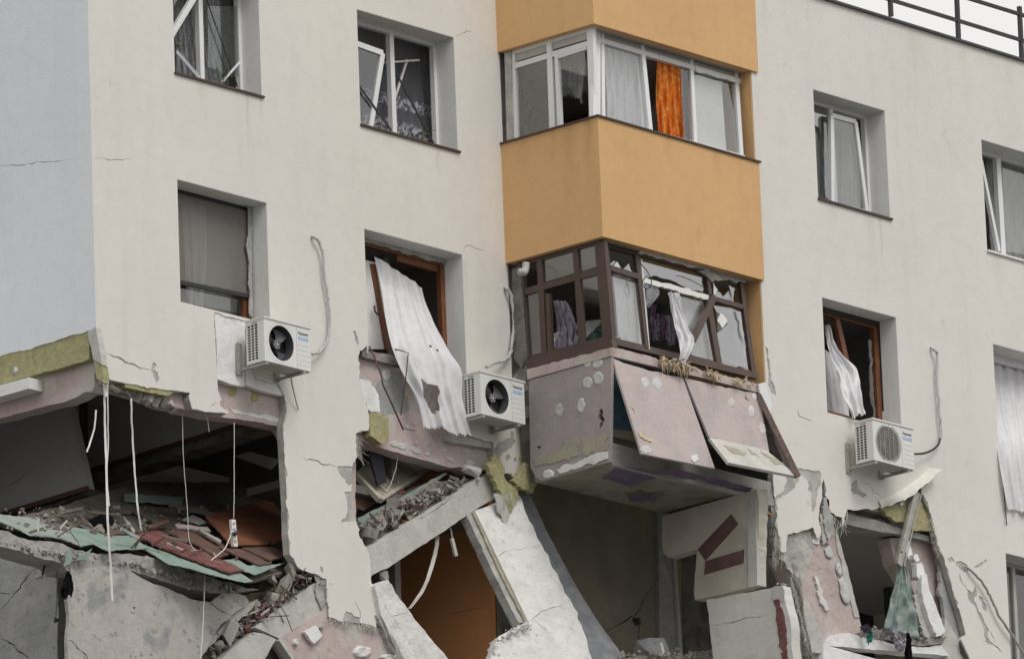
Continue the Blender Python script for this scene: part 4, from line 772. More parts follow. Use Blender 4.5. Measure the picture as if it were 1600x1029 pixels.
dc = wire('conduit', [(1508, 884, YB-.02), (1520, 893, YB-.05), (1535, 910, YB-.06), (1547, 930, YB-.06), (1560, 960, YB-.06), (1580, 990, YB-.06), (1600, 1022, YB-.06), (1615, 1050, YB-.06)], .017, M['galv'], None, 8, .003, 3); tag(dc, 'grey flexible conduit snaking down the peeling wall at lower right', 'conduit')
dk = wire('hanging_wire', [(1564, 706, YB-.03), (1568, 760, YB-.03), (1573, 820, YB-.03)], .007, M['cableb']); tag(dk, 'thin black wire hanging beside the long pale curtain', 'wire')

# ================================================================== curtains and cloth
def cur(name, L, R, folds, amp, mt, label, cat='curtain', **kw): return tag(cloth(name, L, R, folds, amp, M[mt], None, **kw), label, cat)
G = GW+.10
cur('lace_curtain', [(268, -30, G+.1), (272, 40, G+.1), (276, 130, G+.1)], [(345, -20, G+.1), (340, 60, G+.1), (352, 150, G+.1)], 9, .03, 'cgrey', 'grey lace curtain behind the leaning white sash, top left window', seed=1)
cur('lace_curtain', [(325, -20, G+.2), (330, 60, G+.2), (325, 150, G+.2)], [(400, 0, G+.2), (400, 60, G+.2), (400, 150, G+.2)], 5, .02, 'cgrey', 'dark lace curtain at the right half of the top left window', seed=2)
cur('lace_curtain', [(548, 20, G+.15), (552, 110, G+.15), (556, 230, G+.15)], [(690, 60, G+.15), (690, 150, G+.15), (690, 250, G+.15)], 11, .03, 'clace', 'patterned lace curtain in the window with the ajar white sash', seed=3)
cur('curtain', [(275, 300, G+.05), (280, 400, G+.05), (285, 480, G+.05)], [(322, 312, G+.05), (322, 400, G+.05), (318, 490, G+.05)], 4, .03, 'cwhite', 'pale curtain seen through the insect screen, left window', seed=4)
cur('curtain', [(585, 400, GW-.02), (594, 440, GW-.05), (603, 500, GW-.25), (614, 545, -.10), (632, 585, -.16), (652, 622, -.14), (662, 665, -.12)], [(660, 448, GW+.02), (667, 475, GW-.02), (682, 510, GW-.2), (705, 550, -.10), (722, 580, -.18), (724, 625, -.20), (737, 681, -.18)], 3.2, .03, 'cwhite', 'long torn white curtain blown out over the sill of the wooden window', seed=5, n=70, m=90,
    holes=[jag([(658, 592), (670, 599), (684, 602), (688, 612), (684, 622), (686, 642), (676, 645), (668, 634), (661, 612)], 1, 4, 3), blobpx(672, 541, 2.2, 2.2, 1), blobpx(683, 547, 1.5, 2, 2)], grow=.2, crease=.03)
cur('curtain_flap', [(626, 556, -.08), (628, 580, -.06), (640, 600, -.06), (655, 640, -.08)], [(652, 570, -.14), (660, 600, -.14), (662, 625, -.13), (668, 660, -.12)], 2, .02, 'cwhite', 'loose left fold of the torn white curtain in front of pink concrete', seed=6, crease=.04)
cur('curtain', [(1288, 508, YB+GW), (1293, 540, YB+GW-.05), (1306, 580, YB+.15), (1318, 620, YB-.02), (1332, 652, YB-.06)], [(1296, 508, YB+GW), (1310, 545, YB+GW-.08), (1338, 575, YB+.12), (1345, 610, YB-.04), (1352, 645, YB-.08)], 2.5, .03, 'cwhite', 'twisted white curtain hanging out above the guarded air conditioner', seed=7, crease=.06, grow=.1)
cur('curtain', [(1286, 545, YB+GW+.12), (1292, 600, YB+GW+.12), (1296, 660, YB+GW+.12)], [(1318, 560, YB+GW+.12), (1322, 600, YB+GW+.12), (1330, 665, YB+GW+.12)], 2, .02, 'cwhite', 'white curtain inside, left of the twisted one in the right wooden window', seed=8)
cur('curtain', [(1545, 545, YB+GW+.10), (1549, 640, YB+GW), (1558, 690, YB+.0), (1564, 740, YB-.05), (1573, 795, YB-.05)], [(1660, 570, YB+GW+.12), (1660, 650, YB+.2), (1660, 720, YB-.02), (1660, 760, YB-.05), (1660, 815, YB-.05)], 7, .03, 'cwhite', 'long pale curtain with checked border spilling from the rightmost window', seed=9, n=60)
cur('curtain', [(1272, 165, YB+GW+.2), (1276, 310, YB+GW+.2)], [(1345, 185, YB+GW+.2), (1362, 340, YB+GW+.2)], 6, .03, 'csheer', 'grey net curtain behind the tilted sash, upper right window', seed=10)
cur('curtain', [(1540, 240, YB+GW+.2), (1548, 400, YB+GW+.2)], [(1640, 260, YB+GW+.2), (1640, 420, YB+GW+.2)], 7, .03, 'csheer', 'net curtain behind the white frame cut off by the right edge', seed=11)
cur('curtain', [(944, 58, YB+.30), (946, 120, YB+.30), (950, 200, YB+.30)], [(1003, 75, YB+.30), (1008, 140, YB+.30), (1014, 215, YB+.30)], 6, .025, 'cwhite', 'white curtain behind the upper balcony corner pane', seed=12)
cur('curtain', [(1027, 92, YB+.22), (1026, 150, YB+.22), (1028, 215, YB+.22)], [(1066, 102, YB+.22), (1068, 160, YB+.22), (1072, 228, YB+.22)], 4, .035, 'corange', 'orange patterned curtain in the open pane of the upper balcony', seed=13)
cur('curtain', [(1064, 104, YB+.27), (1066, 160, YB+.27), (1068, 226, YB+.27)], [(1084, 110, YB+.27), (1086, 160, YB+.27), (1090, 230, YB+.27)], 3, .02, 'clilac', 'lilac curtain strip right of the orange patterned curtain', seed=14)
# lower balcony laundry
cur('curtain', [(957, 425, YB+.20), (962, 480, YB+.20), (966, 535, YB+.20)], [(1000, 438, YB+.20), (1004, 490, YB+.20), (1010, 550, YB+.20)], 3, .015, 'cwhite', 'white curtain behind the brown balcony corner pane', seed=15)
cur('curtain', [(1044, 456, YB+.05), (1050, 490, YB+.05), (1056, 520, YB-.02), (1062, 545, YB-.10), (1060, 564, YB-.10)], [(1062, 458, YB+.05), (1068, 490, YB+.04), (1076, 515, YB-.03), (1084, 535, YB-.12), (1070, 568, YB-.12)], 3, .025, 'cwhite', 'knotted white curtain draped over the brown balcony sill', seed=16, crease=.05)
cur('curtain', [(1063, 462, YB+.22), (1072, 500, YB+.22), (1082, 560, YB+.22)], [(1102, 472, YB+.22), (1110, 520, YB+.22), (1120, 572, YB+.22)], 2, .01, 'cwhite', 'white blind behind the broken diagonal sash bar', seed=17)
cur('curtain', [(1118, 478, YB+.24), (1126, 560, YB+.24)], [(1162, 488, YB+.24), (1176, 584, YB+.24)], 2, .01, 'cwhite', 'white blind behind the shattered rightmost brown pane', seed=18)
for i, (x, y, w, h, m, t) in enumerate([(1016, 480, 10, 48, 'cpurple', 'dark plaid garment on the balcony line, leftmost of the laundry'), (1034, 498, 9, 32, 'cpurple', 'small purple garment hanging in the middle of the balcony laundry'), (1048, 500, 9, 38, 'clilac', 'lilac garment hanging next to the knotted white curtain'), (1024, 505, 7, 24, 'clilac', 'short lilac garment between the two purple ones on the balcony line')]):
    cur('garment', [(x-w, y-8, YB+.5), (x-w*.9, y+h*.4, YB+.5), (x-w*.7, y+h, YB+.5)], [(x+w, y-4, YB+.5), (x+w*.9, y+h*.4, YB+.5), (x+w*.6, y+h+2, YB+.5)], 3, .03, m, t, 'garment', seed=20+i, n=20, m=24, crease=.05)
cur('cloth', [(863, 470, -.6), (870, 510, -.6), (866, 550, -.6)], [(888, 470, -.9), (902, 510, -.9), (905, 540, -.9)], 4, .04, 'clilac', 'lilac cloth bundled inside the brown balcony side window', 'cloth', seed=25, crease=.07)
cur('cloth', [(862, 520, -.55), (864, 540, -.55), (866, 556, -.55)], [(884, 518, -.7), (888, 535, -.7), (890, 548, -.7)], 3, .03, 'cwhite', 'white cloth heap at the foot of the brown side window', 'cloth', seed=26, crease=.06)
# flower pot on the balcony ledge
pp = PX(XA+.24).at(927, 537); pot = MB().tube([pp, pp+V((.04, -.01, .12)), pp+V((.04, -.01, .12)), pp+V((.05, -.012, .15))], [.075, .105, .122, .122], 20).build('flower_pot', M['pot'], None, False); tag(pot, 'green plastic flower pot inside the brown balcony side window', 'flower pot')
def leafy(name, base, n, size, spread, parent, seed, m='leaf'):
    rnd = random.Random(seed); mb = MB()
    for i in range(n):
        p = base+V((rnd.gauss(0, spread), rnd.gauss(0, spread), abs(rnd.gauss(0, spread)))); d = V((rnd.gauss(0, 1), rnd.gauss(0, 1), rnd.gauss(.2, .7))).normalized(); s = d.cross(V((.3, .5, .8))).normalized(); L = size*rnd.uniform(.6, 1.3)
        mb.add([p, p+d*L*.5+s*L*.22, p+d*L, p+d*L*.5-s*L*.22], [(0, 1, 2, 3)])
    return mb.build(name, M[m], parent)
leafy('leaves', pp+V((.08, 0, .13)), 10, .09, .05, pot, 3)
for q, lb, sd in (((352, 122, .1), 'small green plant on the sill of the top left window', 4), ((660, 212, .36), 'small potted plant inside the lace curtain window', 6), ((277, 78, .36), 'sprig of green leaves at the left edge of the top left window', 8)):
    b0 = PY(q[2]).at(q[0], q[1]); s_ = MB().tube([b0+V((-.04, 0, -.06)), b0+V((-.02, 0, .0)), b0+V((.05, 0, .06))], .006, 6).build('plant', M['twig'], None); tag(s_, lb, 'plant'); leafy('leaves', b0, 22, .045, .05, s_, sd)
el = wire('exhaust_elbow', [(822, 411, YB+.9), (821, 421, YB+.9), (818, 426, YB+.9), (812, 424, YB+.9)], .045, M['greypan'], None, 14); tag(el, 'white exhaust pipe elbow in the corner of the brown balcony glazing', 'pipe elbow')
# fibrous tufts pushed out under the brown sill
def tuft(px, n, L, label, seed, sp=10):
    rnd = random.Random(seed); mb = MB(); base = PY(YB-.05)
    for i in range(n):
        t = rnd.random(); x = px[0]+(px[2]-px[0])*t; y = px[1]+(px[3]-px[1])*t; p = base.at(x, y)+V((0, rnd.uniform(-.05, .03), rnd.gauss(0, .02)))
        d = V((rnd.gauss(0, .6), rnd.gauss(-.4, .3), rnd.gauss(-.5, .6))).normalized(); e = V((rnd.gauss(0, .3), 0, -abs(rnd.gauss(.4, .3)))); l = L*rnd.uniform(.4, 1.2)
        mb.tube([p, p+d*l*.5, p+d*l*.8+e*l*.5], [.012, .010, .004], 5)
    o = mb.build('insulation_tuft', M['tan'], None, True); return tag(o, label, 'insulation', 'tan wool tufts under the brown sill')
tuft((1030, 560, 1078, 576), 70, .16, 'large tan tuft of stuffing below the knotted curtain', 1); tuft((1102, 580, 1122, 588), 30, .10, 'tan tuft in the middle of the strip under the brown sill', 2); tuft((1140, 592, 1175, 600), 26, .06, 'thin tan tufts at the right end of the brown sill', 3)
# ================================================================== collapsed storey, left opening
NX = lambda x: PX(x)
iw1 = slab('interior_wall', jag([(-80, 560, 's'), (98, 560, 's'), (106, 625, 's'), (137, 762, 's'), (0, 805), (-80, 830, 's')], 0.20, 11.2, 1), PX(2.2), .12, M['roomgrey'], B, [crack([(-10, 770), (20, 755), (52, 735)], 1, 3)])
pbar(PX(2.18), -60, 822, 137, 761.5, .06, .02).build('skirting', M['skirt'], iw1); dome('socket', 113, 729, 5.5, 7, PX(2.2), .012, M['roomgrey'], iw1, 3)
slab('broken_floor_edge', jag([(-80, 834), (0, 806), (95, 776), (137, 762), (128, 772), (60, 800), (0, 822), (-80, 850)], 0.50, 7.0, 2), PX(2.24), .25, M['darkconc'], B, rough=0.03, grid=0.05)
iw2 = slab('interior_wall', jag([(132, 560, 's'), (420, 600, 's'), (420, 648, 's'), (384, 660, 's'), (165, 727, 's'), (120, 741, 's')], 0.15, 11.2, 3), PX(3.3), .12, M['roomgrey'], B)
pbar(PX(3.28), 120, 741, 392, 657, .055, .02).build('skirting', M['skirt'], iw2)
slab('broken_floor_edge', jag([(120, 744), (200, 719), (392, 660), (415, 660), (408, 670), (300, 704), (225, 730), (170, 745), (120, 760)], 0.60, 7.0, 4), PX(3.32), .30, M['darkconc'], B, rough=0.03, grid=0.05)
slab('door_jamb', [(122, 560), (132, 560), (136, 780), (126, 780)], PX(3.26), .06, M['skirt'], B)
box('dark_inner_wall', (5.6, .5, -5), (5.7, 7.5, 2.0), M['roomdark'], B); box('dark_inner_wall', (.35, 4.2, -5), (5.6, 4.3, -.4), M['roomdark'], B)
slab('loose_board', [(368, 712), (390, 705), (438, 718), (425, 733)], PY(1.6), .03, M['greypan'], B)
# sloping heap: dusty floorboards, mint sheets and boards slid towards the viewer
DP = P3((100, 858, .02), (480, 905, .02), (150, 770, 2.0))
def Z(u, v): return (u/3.128, 700+v/3.128)
def dpoly(name, uv, lift, th, m, label=None, cat=None, grp=None, j=.7, seed=0, parent=None, rough=0.0):
    o = slab(name, jag([Z(*p) for p in uv], j, 4, seed), DP, th, M[m], parent, off=-lift, rough=rough, grid=.07); return tag(o, label, cat, grp) if label else o
heap = dpoly('collapsed_floor', [(-60, 330), (100, 330), (420, 240), (700, 160), (1400, 160), (1400, 600), (1230, 640), (900, 575), (640, 480), (420, 470), (290, 430), (-60, 350)], -.01, .04, 'floorw', 'dusty collapsed timber floor sloping down inside the open corner room', 'floor')
rnd = random.Random(8)
for i in range(7): dpoly('floorboard', [(110+i*80, 330-i*10), (180+i*80, 320-i*10), (300+i*80, 440-i*4), (225+i*80, 445-i*4)], .012+.004*(i % 3), .018, 'floorw', parent=heap, seed=i)
lin = 'mint sheets in the collapsed corner room'
dpoly('mint_sheet', [(-20, 335), (100, 350), (250, 385), (420, 425), (400, 500), (290, 458), (140, 442), (50, 398), (-20, 368)], .045, .008, 'linod', 'dusty mint sheet at the far left edge of the corner room', 'sheet', lin, .3, 3, rough=.02)
dpoly('mint_sheet', [(330, 408), (480, 438), (640, 450), (700, 500), (720, 512), (600, 514), (520, 524), (450, 490), (385, 502)], .06, .008, 'lino', 'mint sheet behind the lower end of the longest ribbon', 'sheet', lin, .3, 33, rough=.02)
dpoly('mint_sheet', [(640, 450), (700, 492), (860, 545), (1000, 590), (1110, 600), (1190, 640), (1230, 665), (1190, 673), (1000, 630), (870, 592), (820, 585), (715, 522)], .05, .008, 'lino', 'long mint sheet under the scuffed maroon board', 'sheet', lin, .3, 34, rough=.012)
dpoly('mint_sheet', [(1070, 575), (1140, 565), (1200, 600), (1300, 600), (1395, 582), (1330, 610), (1240, 645), (1180, 628)], .075, .008, 'lino', 'pointed mint sheet sticking out under the brown boards', 'sheet', lin, .6, 4)
dpoly('mint_sheet', [(600, 240), (890, 255), (885, 295), (600, 275)], .05, .01, 'lino', 'mint strip lying deep in the dark of the corner room', 'sheet', lin, .4, 5)
dpoly('mint_sheet', [(920, 310), (1120, 355), (1100, 375), (920, 332)], .06, .01, 'lino', 'narrow mint strip leaning behind the russet board', 'sheet', lin, .4, 6)
for i, (uv, lb) in enumerate([([(330, 500), (356, 512), (346, 560), (314, 582), (322, 530)], 'small mint scrap hanging over the concrete crack'), ([(355, 552), (400, 520), (452, 488), (432, 542), (395, 545)], 'triangular mint scrap right of the concrete crack'), ([(848, 570), (872, 574), (910, 604), (895, 608), (870, 592)], 'tiny torn mint flake on the broken concrete edge')]):
    tag(slab('mint_scrap', jag([Z(*p) for p in uv], .5, 3, i), PY(-.06), .006, M['lino']), lb, 'sheet', lin)
brd = 'boards on the collapsed floor'
dpoly('board', [(640, 455), (760, 435), (830, 470), (1180, 628), (1110, 642), (900, 565), (760, 510)], .09, .02, 'maroon', 'long scuffed maroon board lying over the mint sheet', 'board', brd, .5, 7)
dpoly('board', [(1060, 520), (1180, 530), (1310, 600), (1250, 606)], .10, .02, 'board', 'narrow brown board beside the pointed mint sheet', 'board', brd, .3, 8)
dpoly('board', [(1165, 530), (1310, 525), (1415, 568), (1300, 590)], .12, .02, 'board', 'short brown board against the hanging cream render', 'board', brd, .3, 9)
dpoly('board', [(985, 385), (1190, 330), (1290, 300), (1320, 320), (1390, 480), (1310, 527), (1300, 500), (1295, 525), (1110, 528)], .15, .02, 'boardo', 'large russet hardboard sheet propped behind the power strip', 'board', brd, .4, 10)
dpoly('board', [(840, 410), (1000, 425), (1016, 445), (850, 426)], .11, .02, 'pink', 'thin pinkish strip lying above the maroon board', 'board', brd, .3, 11)
dpoly('board', [(880, 380), (930, 358), (1010, 395), (965, 402)], .09, .02, 'greypan', 'small grey board lying left of the russet sheet', 'board', brd, .3, 12)
dpoly('board', [(800, 430), (900, 425), (1180, 520), (1060, 560), (960, 500)], .07, .02, 'board', 'wide dusty brown board under the maroon one', 'board', brd, .3, 13)
dpoly('board', [(570, 320), (660, 320), (630, 340), (580, 338)], .06, .02, 'floorw', 'small dusty board at the back of the corner room', 'board', brd, .3, 14)
for i in range(16):
    u, v = 390+rnd.random()*250, 365+rnd.random()*75; p = DP.at(*Z(u, v))-DP.n*.05
    chunk('rubble_piece', p, (.05+rnd.random()*.10, .06, .03+rnd.random()*.03), M['rubble' if i % 4 else 'floorw'], heap, 100+i)
for i, (u, v, a, L_, w_, m) in enumerate([(250, 385, .3, 150, 14, 'floorw'), (560, 430, -.15, 120, 16, 'board'), (700, 350, .45, 190, 12, 'floorw'), (620, 395, .9, 90, 18, 'greypan'), (840, 470, .2, 130, 14, 'floorw'), (760, 400, -.3, 110, 20, 'board'), (480, 355, .1, 140, 12, 'floorw'), (1010, 470, .5, 120, 12, 'greypan'), (330, 350, -.2, 120, 18, 'floorw'), (900, 340, .15, 200, 16, 'floorw')]):
    dx, dy = math.cos(a)*L_/2, math.sin(a)*L_/2; dpoly('splintered_plank', [(u-dx, v-dy), (u+dx, v+dy), (u+dx-2, v+dy+w_), (u-dx+4, v-dy+w_*.8)], .05+.012*i, .02, m, parent=heap, seed=40+i, j=.5)
bag = chunk('dark_bundle', DP.at(*Z(470, 400))-DP.n*.08, (.22, .1, .09), M['cblack'], None, 7, 24); tag(bag, 'black bundle among rubble behind the white ribbons', 'bundle')
# broken concrete under the mint sheet, then the two wall panels
slab('slab_edge', jag([Z(*p) for p in [(-60, 395), (0, 400), (110, 440), (290, 462), (430, 510), (600, 515), (720, 525), (900, 600), (1190, 675), (1260, 690), (1100, 712), (950, 690), (850, 665), (640, 600), (520, 610), (330, 600), (290, 560), (180, 530), (-60, 460)]], 0.70, 5.6, 5), PY(.06), .35, M['concrete'], B, rough=0.03, grid=0.05)
pl_ = slab('corner_wall_panel', jag([(-60, 845), (0, 847), (60, 868), (93, 880), (89, 920), (92, 960), (89, 1000), (90, 1060, 's'), (-60, 1060, 's')], 0.50, 5.6, 6), PX(.35), .2, M['bluconc'], None,
    [crack([(0, 952), (20, 930), (40, 905), (62, 880)], 2.2, 3), crack([(-5, 925), (18, 926)], 1.2, 4), crack([(0, 996), (25, 1012), (50, 1032)], 2.4, 5)], rough=0.006, grid=0.06)
tag(pl_, 'grey cracked concrete wall panel in the lower left corner', 'wall panel')
pr_ = slab('front_wall_panel', jag([(110, 886), (116, 890), (180, 880), (190, 884), (240, 912), (262, 918), (298, 935), (330, 940), (350, 925), (384, 930), (390, 940), (345, 975), (330, 1000), (308, 1040), (300, 1060, 's'), (107, 1060, 's'), (105, 1000), (108, 960), (104, 925), (110, 900)], 0.55, 5.6, 7), PY(.05), .05, M['wallconc'], None,
    [crack([(102, 995), (118, 1006), (132, 1020), (140, 1035)], 1.8, 6), crack([(318, 935), (340, 950), (358, 960), (372, 960)], 2.0, 7), blobpx(209.5, 949, 2, 2, 3)], rough=0.006, grid=0.06)
tag(pr_, 'pale blotched concrete wall panel right of the long vertical crack', 'wall panel')
box('shade_backing', (.2, .3, -5), (4.2, .5, -3.35), M['darkconc'], B)  # added dark backing, makes the gap beside the panel read as shade
pk = slab('patch', jag([(53, 872), (66, 875), (66, 898), (54, 903)], .8, 3, 3), PX(.335), .01, M['wallconc'], pl_)
# hanging ribbons, cables
def ribbon(px, w, label, m='cablew', cat='ribbon', grp='white ribbons hanging from the broken corner'):
    rk = random.Random(len(label)); pts = [p+V((rk.gauss(0, .0018), rk.gauss(0, .0018), 0)) for p in smoothpts([PY(p[2]).at(p[0], p[1]) for p in px])]; mb = MB(); n = V((-.66, -.75, 0)); v = []
    s = V((.75, -.66, 0))
    for i, p in enumerate(pts): tw = math.sin(i*.35)*.5; d = (s*math.cos(tw)+n*math.sin(tw))*w/2; v += [p-d-n*.002, p+d-n*.002, p+d+n*.002, p-d+n*.002]
    f = []
    for i in range(len(pts)-1):
        for k in range(4): f.append((i*4+k, i*4+(k+1) % 4, i*4+4+(k+1) % 4, i*4+4+k))
    return tag(link('ribbon', v, f, M[m], None), label, cat, grp)
ribbon([(163, 598, .02), (164, 660, 0), (166, 720, -.05), (168, 800, -.1), (172, 870, -.12), (176, 938, -.12)], .026, 'longest white ribbon, reaching down past the mint sheet')
ribbon([(168, 600, .03), (169, 680, .0), (167, 740, -.04), (171, 790, -.06)], .017, 'white ribbon running alongside the longest one')
ribbon([(205, 622, .03), (207, 680, .03), (211, 740, .02), (215, 790, .0), (221, 828, 0)], .022, 'shorter white ribbon hanging right of the longest pair')
ribbon([(150, 640, .05), (147, 670, .05), (136, 706, .05)], .02, 'short curled white ribbon hanging at the dark gap')
ribbon([(163, 585, -.03), (165, 600, -.03), (167, 620, -.03)], .04, 'stubby white strip at the broken building corner')
def cable(px, r, label, m='cablew'): return tag(wire('cable', px, r*.8, M[m], None, 6, .0018, len(label)), label, 'cable', 'cables hanging from the broken floors')
cable([(366, 660, .1), (366, 740, .1), (365, 810, .1)], .006, 'straight white cable holding the power strip')
cable([(362, 828, .08), (352, 855, .0), (330, 875, -.02), (321, 890, -.10), (319, 930, -.12), (317, 980, -.12), (312, 1040, -.12)], .009, 'white cable looping from the power strip down over the concrete panel')
cable([(285, 640, .2), (287, 720, .2), (293, 800, .2), (296, 845, .15), (312, 868, .05)], .005, 'thin cable hanging alone in the dark opening')
cable([(320, 640, .1), (325, 660, .1), (327, 675, .1)], .004, 'wisp of cable right under the pink lintel')
cable([(89, 880, .2), (89, 930, .2), (87, 965, .2)], .006, 'dark cable with plug hanging on the grey corner panel', 'cableb')
ps = empty('power_strip', PY(.06).at(367, 832)); tag(ps, 'white power strip dangling in front of the russet board', 'power strip')
pbar(PY(.06), 365, 811, 368.5, 853, .07, .04).build('body', M['coping'], ps)
for y in (817, 826, 836, 845): dome('socket', 366.6+(y-832)*.08, y, 2.2, 2.4, PY(.058), .006, M['acpan'], ps, y)
chunk('plug', PY(.03).at(367, 833), (.03, .03, .05), M['cableb'], ps, 4)
pg = chunk('plug', PY(.18).at(87.5, 969), (.035, .03, .04), M['cableb'], None, 9); tag(pg, 'black mains plug at the end of the hanging dark cable', 'plug')
cur('rag', [(104, 892, -.04), (98, 910, -.06), (94, 925, -.06), (96, 936, -.06)], [(108, 892, -.06), (113, 905, -.08), (114, 920, -.08), (112, 930, -.08)], 3, .03, 'cblack', 'black rag caught in the vertical concrete crack', 'rag', seed=31, n=16, m=20, crease=.05)
wo = wire('cord', [(74, 880, .3), (70, 884, .28), (67, 893, .28), (66, 897, .28)], .012, M['cableb']); tag(wo, 'short black cord stub on the grey corner panel', 'cord')
# rubble slope with reinforcement below the tongue
def Z2(u, v): return (300+u/5.445, 840+v/5.445)
RP = P3((345, 1025, .0), (490, 915, .05), (400, 900, .9))
slab('rubble_bed', jag([Z2(*p) for p in [(380, 480), (560, 460), (720, 420), (740, 330), (850, 240), (1040, 290), (1060, 370), (540, 740), (200, 1040), (60, 1040), (250, 760), (420, 620)]], 2, 5, 3), PY(.28), .3, mat('rusty_rubble_bed', (.13, .105, .055), (.20, .17, .14), 6, bump=.9, bscale=25, var=.2), B, rough=0.04, grid=0.05)
rub = 'broken concrete pieces on the rubble slope'
big = [((700, 520), (.13, .08, .10), 'grey angular block at the middle of the rubble slope'), ((560, 620), (.08, .06, .07), 'small grey block below the angular one, next to brown brick'), ((690, 350), (.06, .05, .05), 'small block under the pointed mint sheet'), ((790, 400), (.07, .06, .20), 'long upright splinter of concrete under the cream tongue'),
       ((310, 800), (.10, .06, .22), 'elongated concrete splinter low on the rubble slope'), ((230, 910), (.06, .05, .06), 'pale crumb at the foot of the elongated splinter'), ((690, 610), (.09, .05, .05), 'flat block resting on the light beam'), ((840, 290), (.14, .07, .06), 'broad slab fragment at the top of the rubble slope'), ((560, 560), (.04, .04, .04), 'tiny pale block above the brown brick')]
for i, (uv, s, lb) in enumerate(big):
    x, y = Z2(*uv); rot = Matrix.Rotation(.55 if s[2] > .15 else .2*i, 3, 'Y'); tag(chunk('concrete_piece', PY(.10).at(x, y), s, M['rubble' if i % 2 else 'concrete'], None, 200+i, 20, rot), lb, 'rubble', rub)
bk = chunk('brick', PY(.08).at(*Z2(575, 670)), (.09, .05, .035), M['maroon'], None, 12, 24, Matrix.Rotation(-.4, 3, 'Y')); bk.name = 'brick_fragment'; tag(bk, 'dark red brick fragment on the rubble slope', 'brick')
rb = slab('broken_strip', jag([Z2(*p) for p in [(250, 760), (430, 580), (560, 520), (550, 560), (400, 700), (300, 780), (100, 980), (60, 1000)]], 0.50, 5.6, 5), PY(.12), .12, M['lightconc'], B, rough=0.012, grid=0.04)
def crumbs(fn, n, lo, hi, m, label, seed):
    """many small convex lumps of concrete in one mesh; fn(rnd) gives each one's place"""
    rnd = random.Random(seed); mb = MB(); base = [V((x, y, z)) for x in (-1, 1) for y in (-1, 1) for z in (-1, 1)]
    for i in range(n):
        p = fn(rnd); r_ = lo*(hi/lo)**(rnd.random()**1.8); R = Matrix.Rotation(rnd.uniform(0, 6.28), 3, V((rnd.gauss(0, 1), rnd.gauss(0, 1), rnd.gauss(0, 1))).normalized()); sc = V((rnd.uniform(.6, 1.4), rnd.uniform(.5, 1), rnd.uniform(.35, .9)))
        vv = [p+R@V((q.x*sc.x, q.y*sc.y, q.z*sc.z))*(r_*rnd.uniform(.55, 1)) for q in base]; mb.add(vv, [(0, 1, 3, 2), (4, 6, 7, 5), (0, 4, 5, 1), (2, 3, 7, 6), (0, 2, 6, 4), (1, 5, 7, 3)])
    return tag(mb.build('crumbled_concrete', m), label, 'rubble', kind='stuff')
def along(px, spread, y, dy):
    def f(rnd):
        i = rnd.randrange(len(px)-1); t = rnd.random(); x = px[i][0]+(px[i+1][0]-px[i][0])*t+rnd.gauss(0, spread); yy = px[i][1]+(px[i+1][1]-px[i][1])*t+rnd.gauss(0, spread*.7); return PY(y+rnd.uniform(-dy, dy)).at(x, yy)
    return f
crumbs(along([Z2(140, 980), Z2(420, 760), Z2(700, 560), Z2(1000, 330)], 9, .16, .06), 260, .012, .06, M['rubble'], 'small crumbs of concrete strewn over the rubble slope', 17)
def onheap(rnd): u = rnd.uniform(20, 1350); return DP.at(*Z(u, 300+rnd.random()*260*(.4+.6*u/1350)))-DP.n*.03
crumbs(onheap, 260, .008, .05, M['rubble'], 'dust and crumbs scattered over the collapsed timber floor', 18)
crumbs(along([Z(0, 455), Z(290, 520), Z(640, 560), Z(900, 650), Z(1190, 690)], 4, .04, .03), 170, .01, .045, M['concrete'], 'crumbs along the broken concrete under the mint sheet', 19)
for i, (a, b, lb) in enumerate([((700, 480), (1010, 300), 'upper thin rebar rod crossing the rubble slope'), ((740, 500), (1040, 330), 'lower thin rebar rod crossing the rubble slope'), ((380, 760), (620, 610), 'rebar rod lying under the brown brick'), ((200, 960), (560, 700), 'lowest rebar rod, beside the light beam')]):
    p, q = PY(.13).at(*Z2(*a)), PY(.13).at(*Z2(*b)); tag(MB().tube([p, p.lerp(q, .5)+V((0, 0, .02)), q], .010, 6).build('rebar_rod', M['steel']), lb, 'rebar', 'rebar rods in the rubble')
bm_ = slab('fallen_beam', jag([(398, 979), (425, 958), (460, 932), (492, 910), (520, 905), (540, 930), (500, 960), (437, 997, 's')], 0.35, 7.0, 6), PY(.06), .22, M['lightconc'], rough=0.006, grid=0.05); tag(bm_, 'light grey fallen concrete beam emerging from behind the cream tongue', 'beam')
bm2 = slab('fallen_beam', jag([(396, 987), (412, 989), (431, 998), (420, 1018), (395, 1060, 's'), (318, 1060, 's'), (360, 1015)], 0.40, 5.6, 7), PY(.05), .22, M['lightconc'], rough=0.006, grid=0.05); tag(bm2, 'broken light grey beam end below the fallen beam at bottom', 'beam')
pp2 = slab('pink_wall_panel', jag([(436, 997, 's'), (470, 975), (512, 948), (560, 955), (600, 985), (625, 1005), (650, 1060, 's'), (478, 1060, 's')], 0.35, 7.0, 8), PY(.03), .18, M['pink'], rough=0.008, grid=0.05); tag(pp2, 'pink and grey fallen wall panel under the cream tongue', 'wall panel')
pbar(PY(.02), 437, 998, 480, 1062, .05, .12, -.008).build('panel_edge', M['lightconc'], pp2)
fo = slab('foam_scrap', jag([(476, 986), (494, 976), (504, 992), (491, 1005)], .5, 4, 9), PY(-.03), .05, M['foam']); tag(fo, 'square white foam scrap stuck on the pink panel', 'foam')
chunk('torn_edge', PY(.0).at(499, 980), (.07, .03, .06), M['mortar'], fo, 5)
for i, (x, y, rx, ry) in enumerate([(564, 1018, 14, 10), (606, 1027, 14, 6), (460, 1003, 4, 5)]): dome('adhesive_lump', x, y, rx, ry, PY(.03), .05, M['white'], pp2, 70+i)
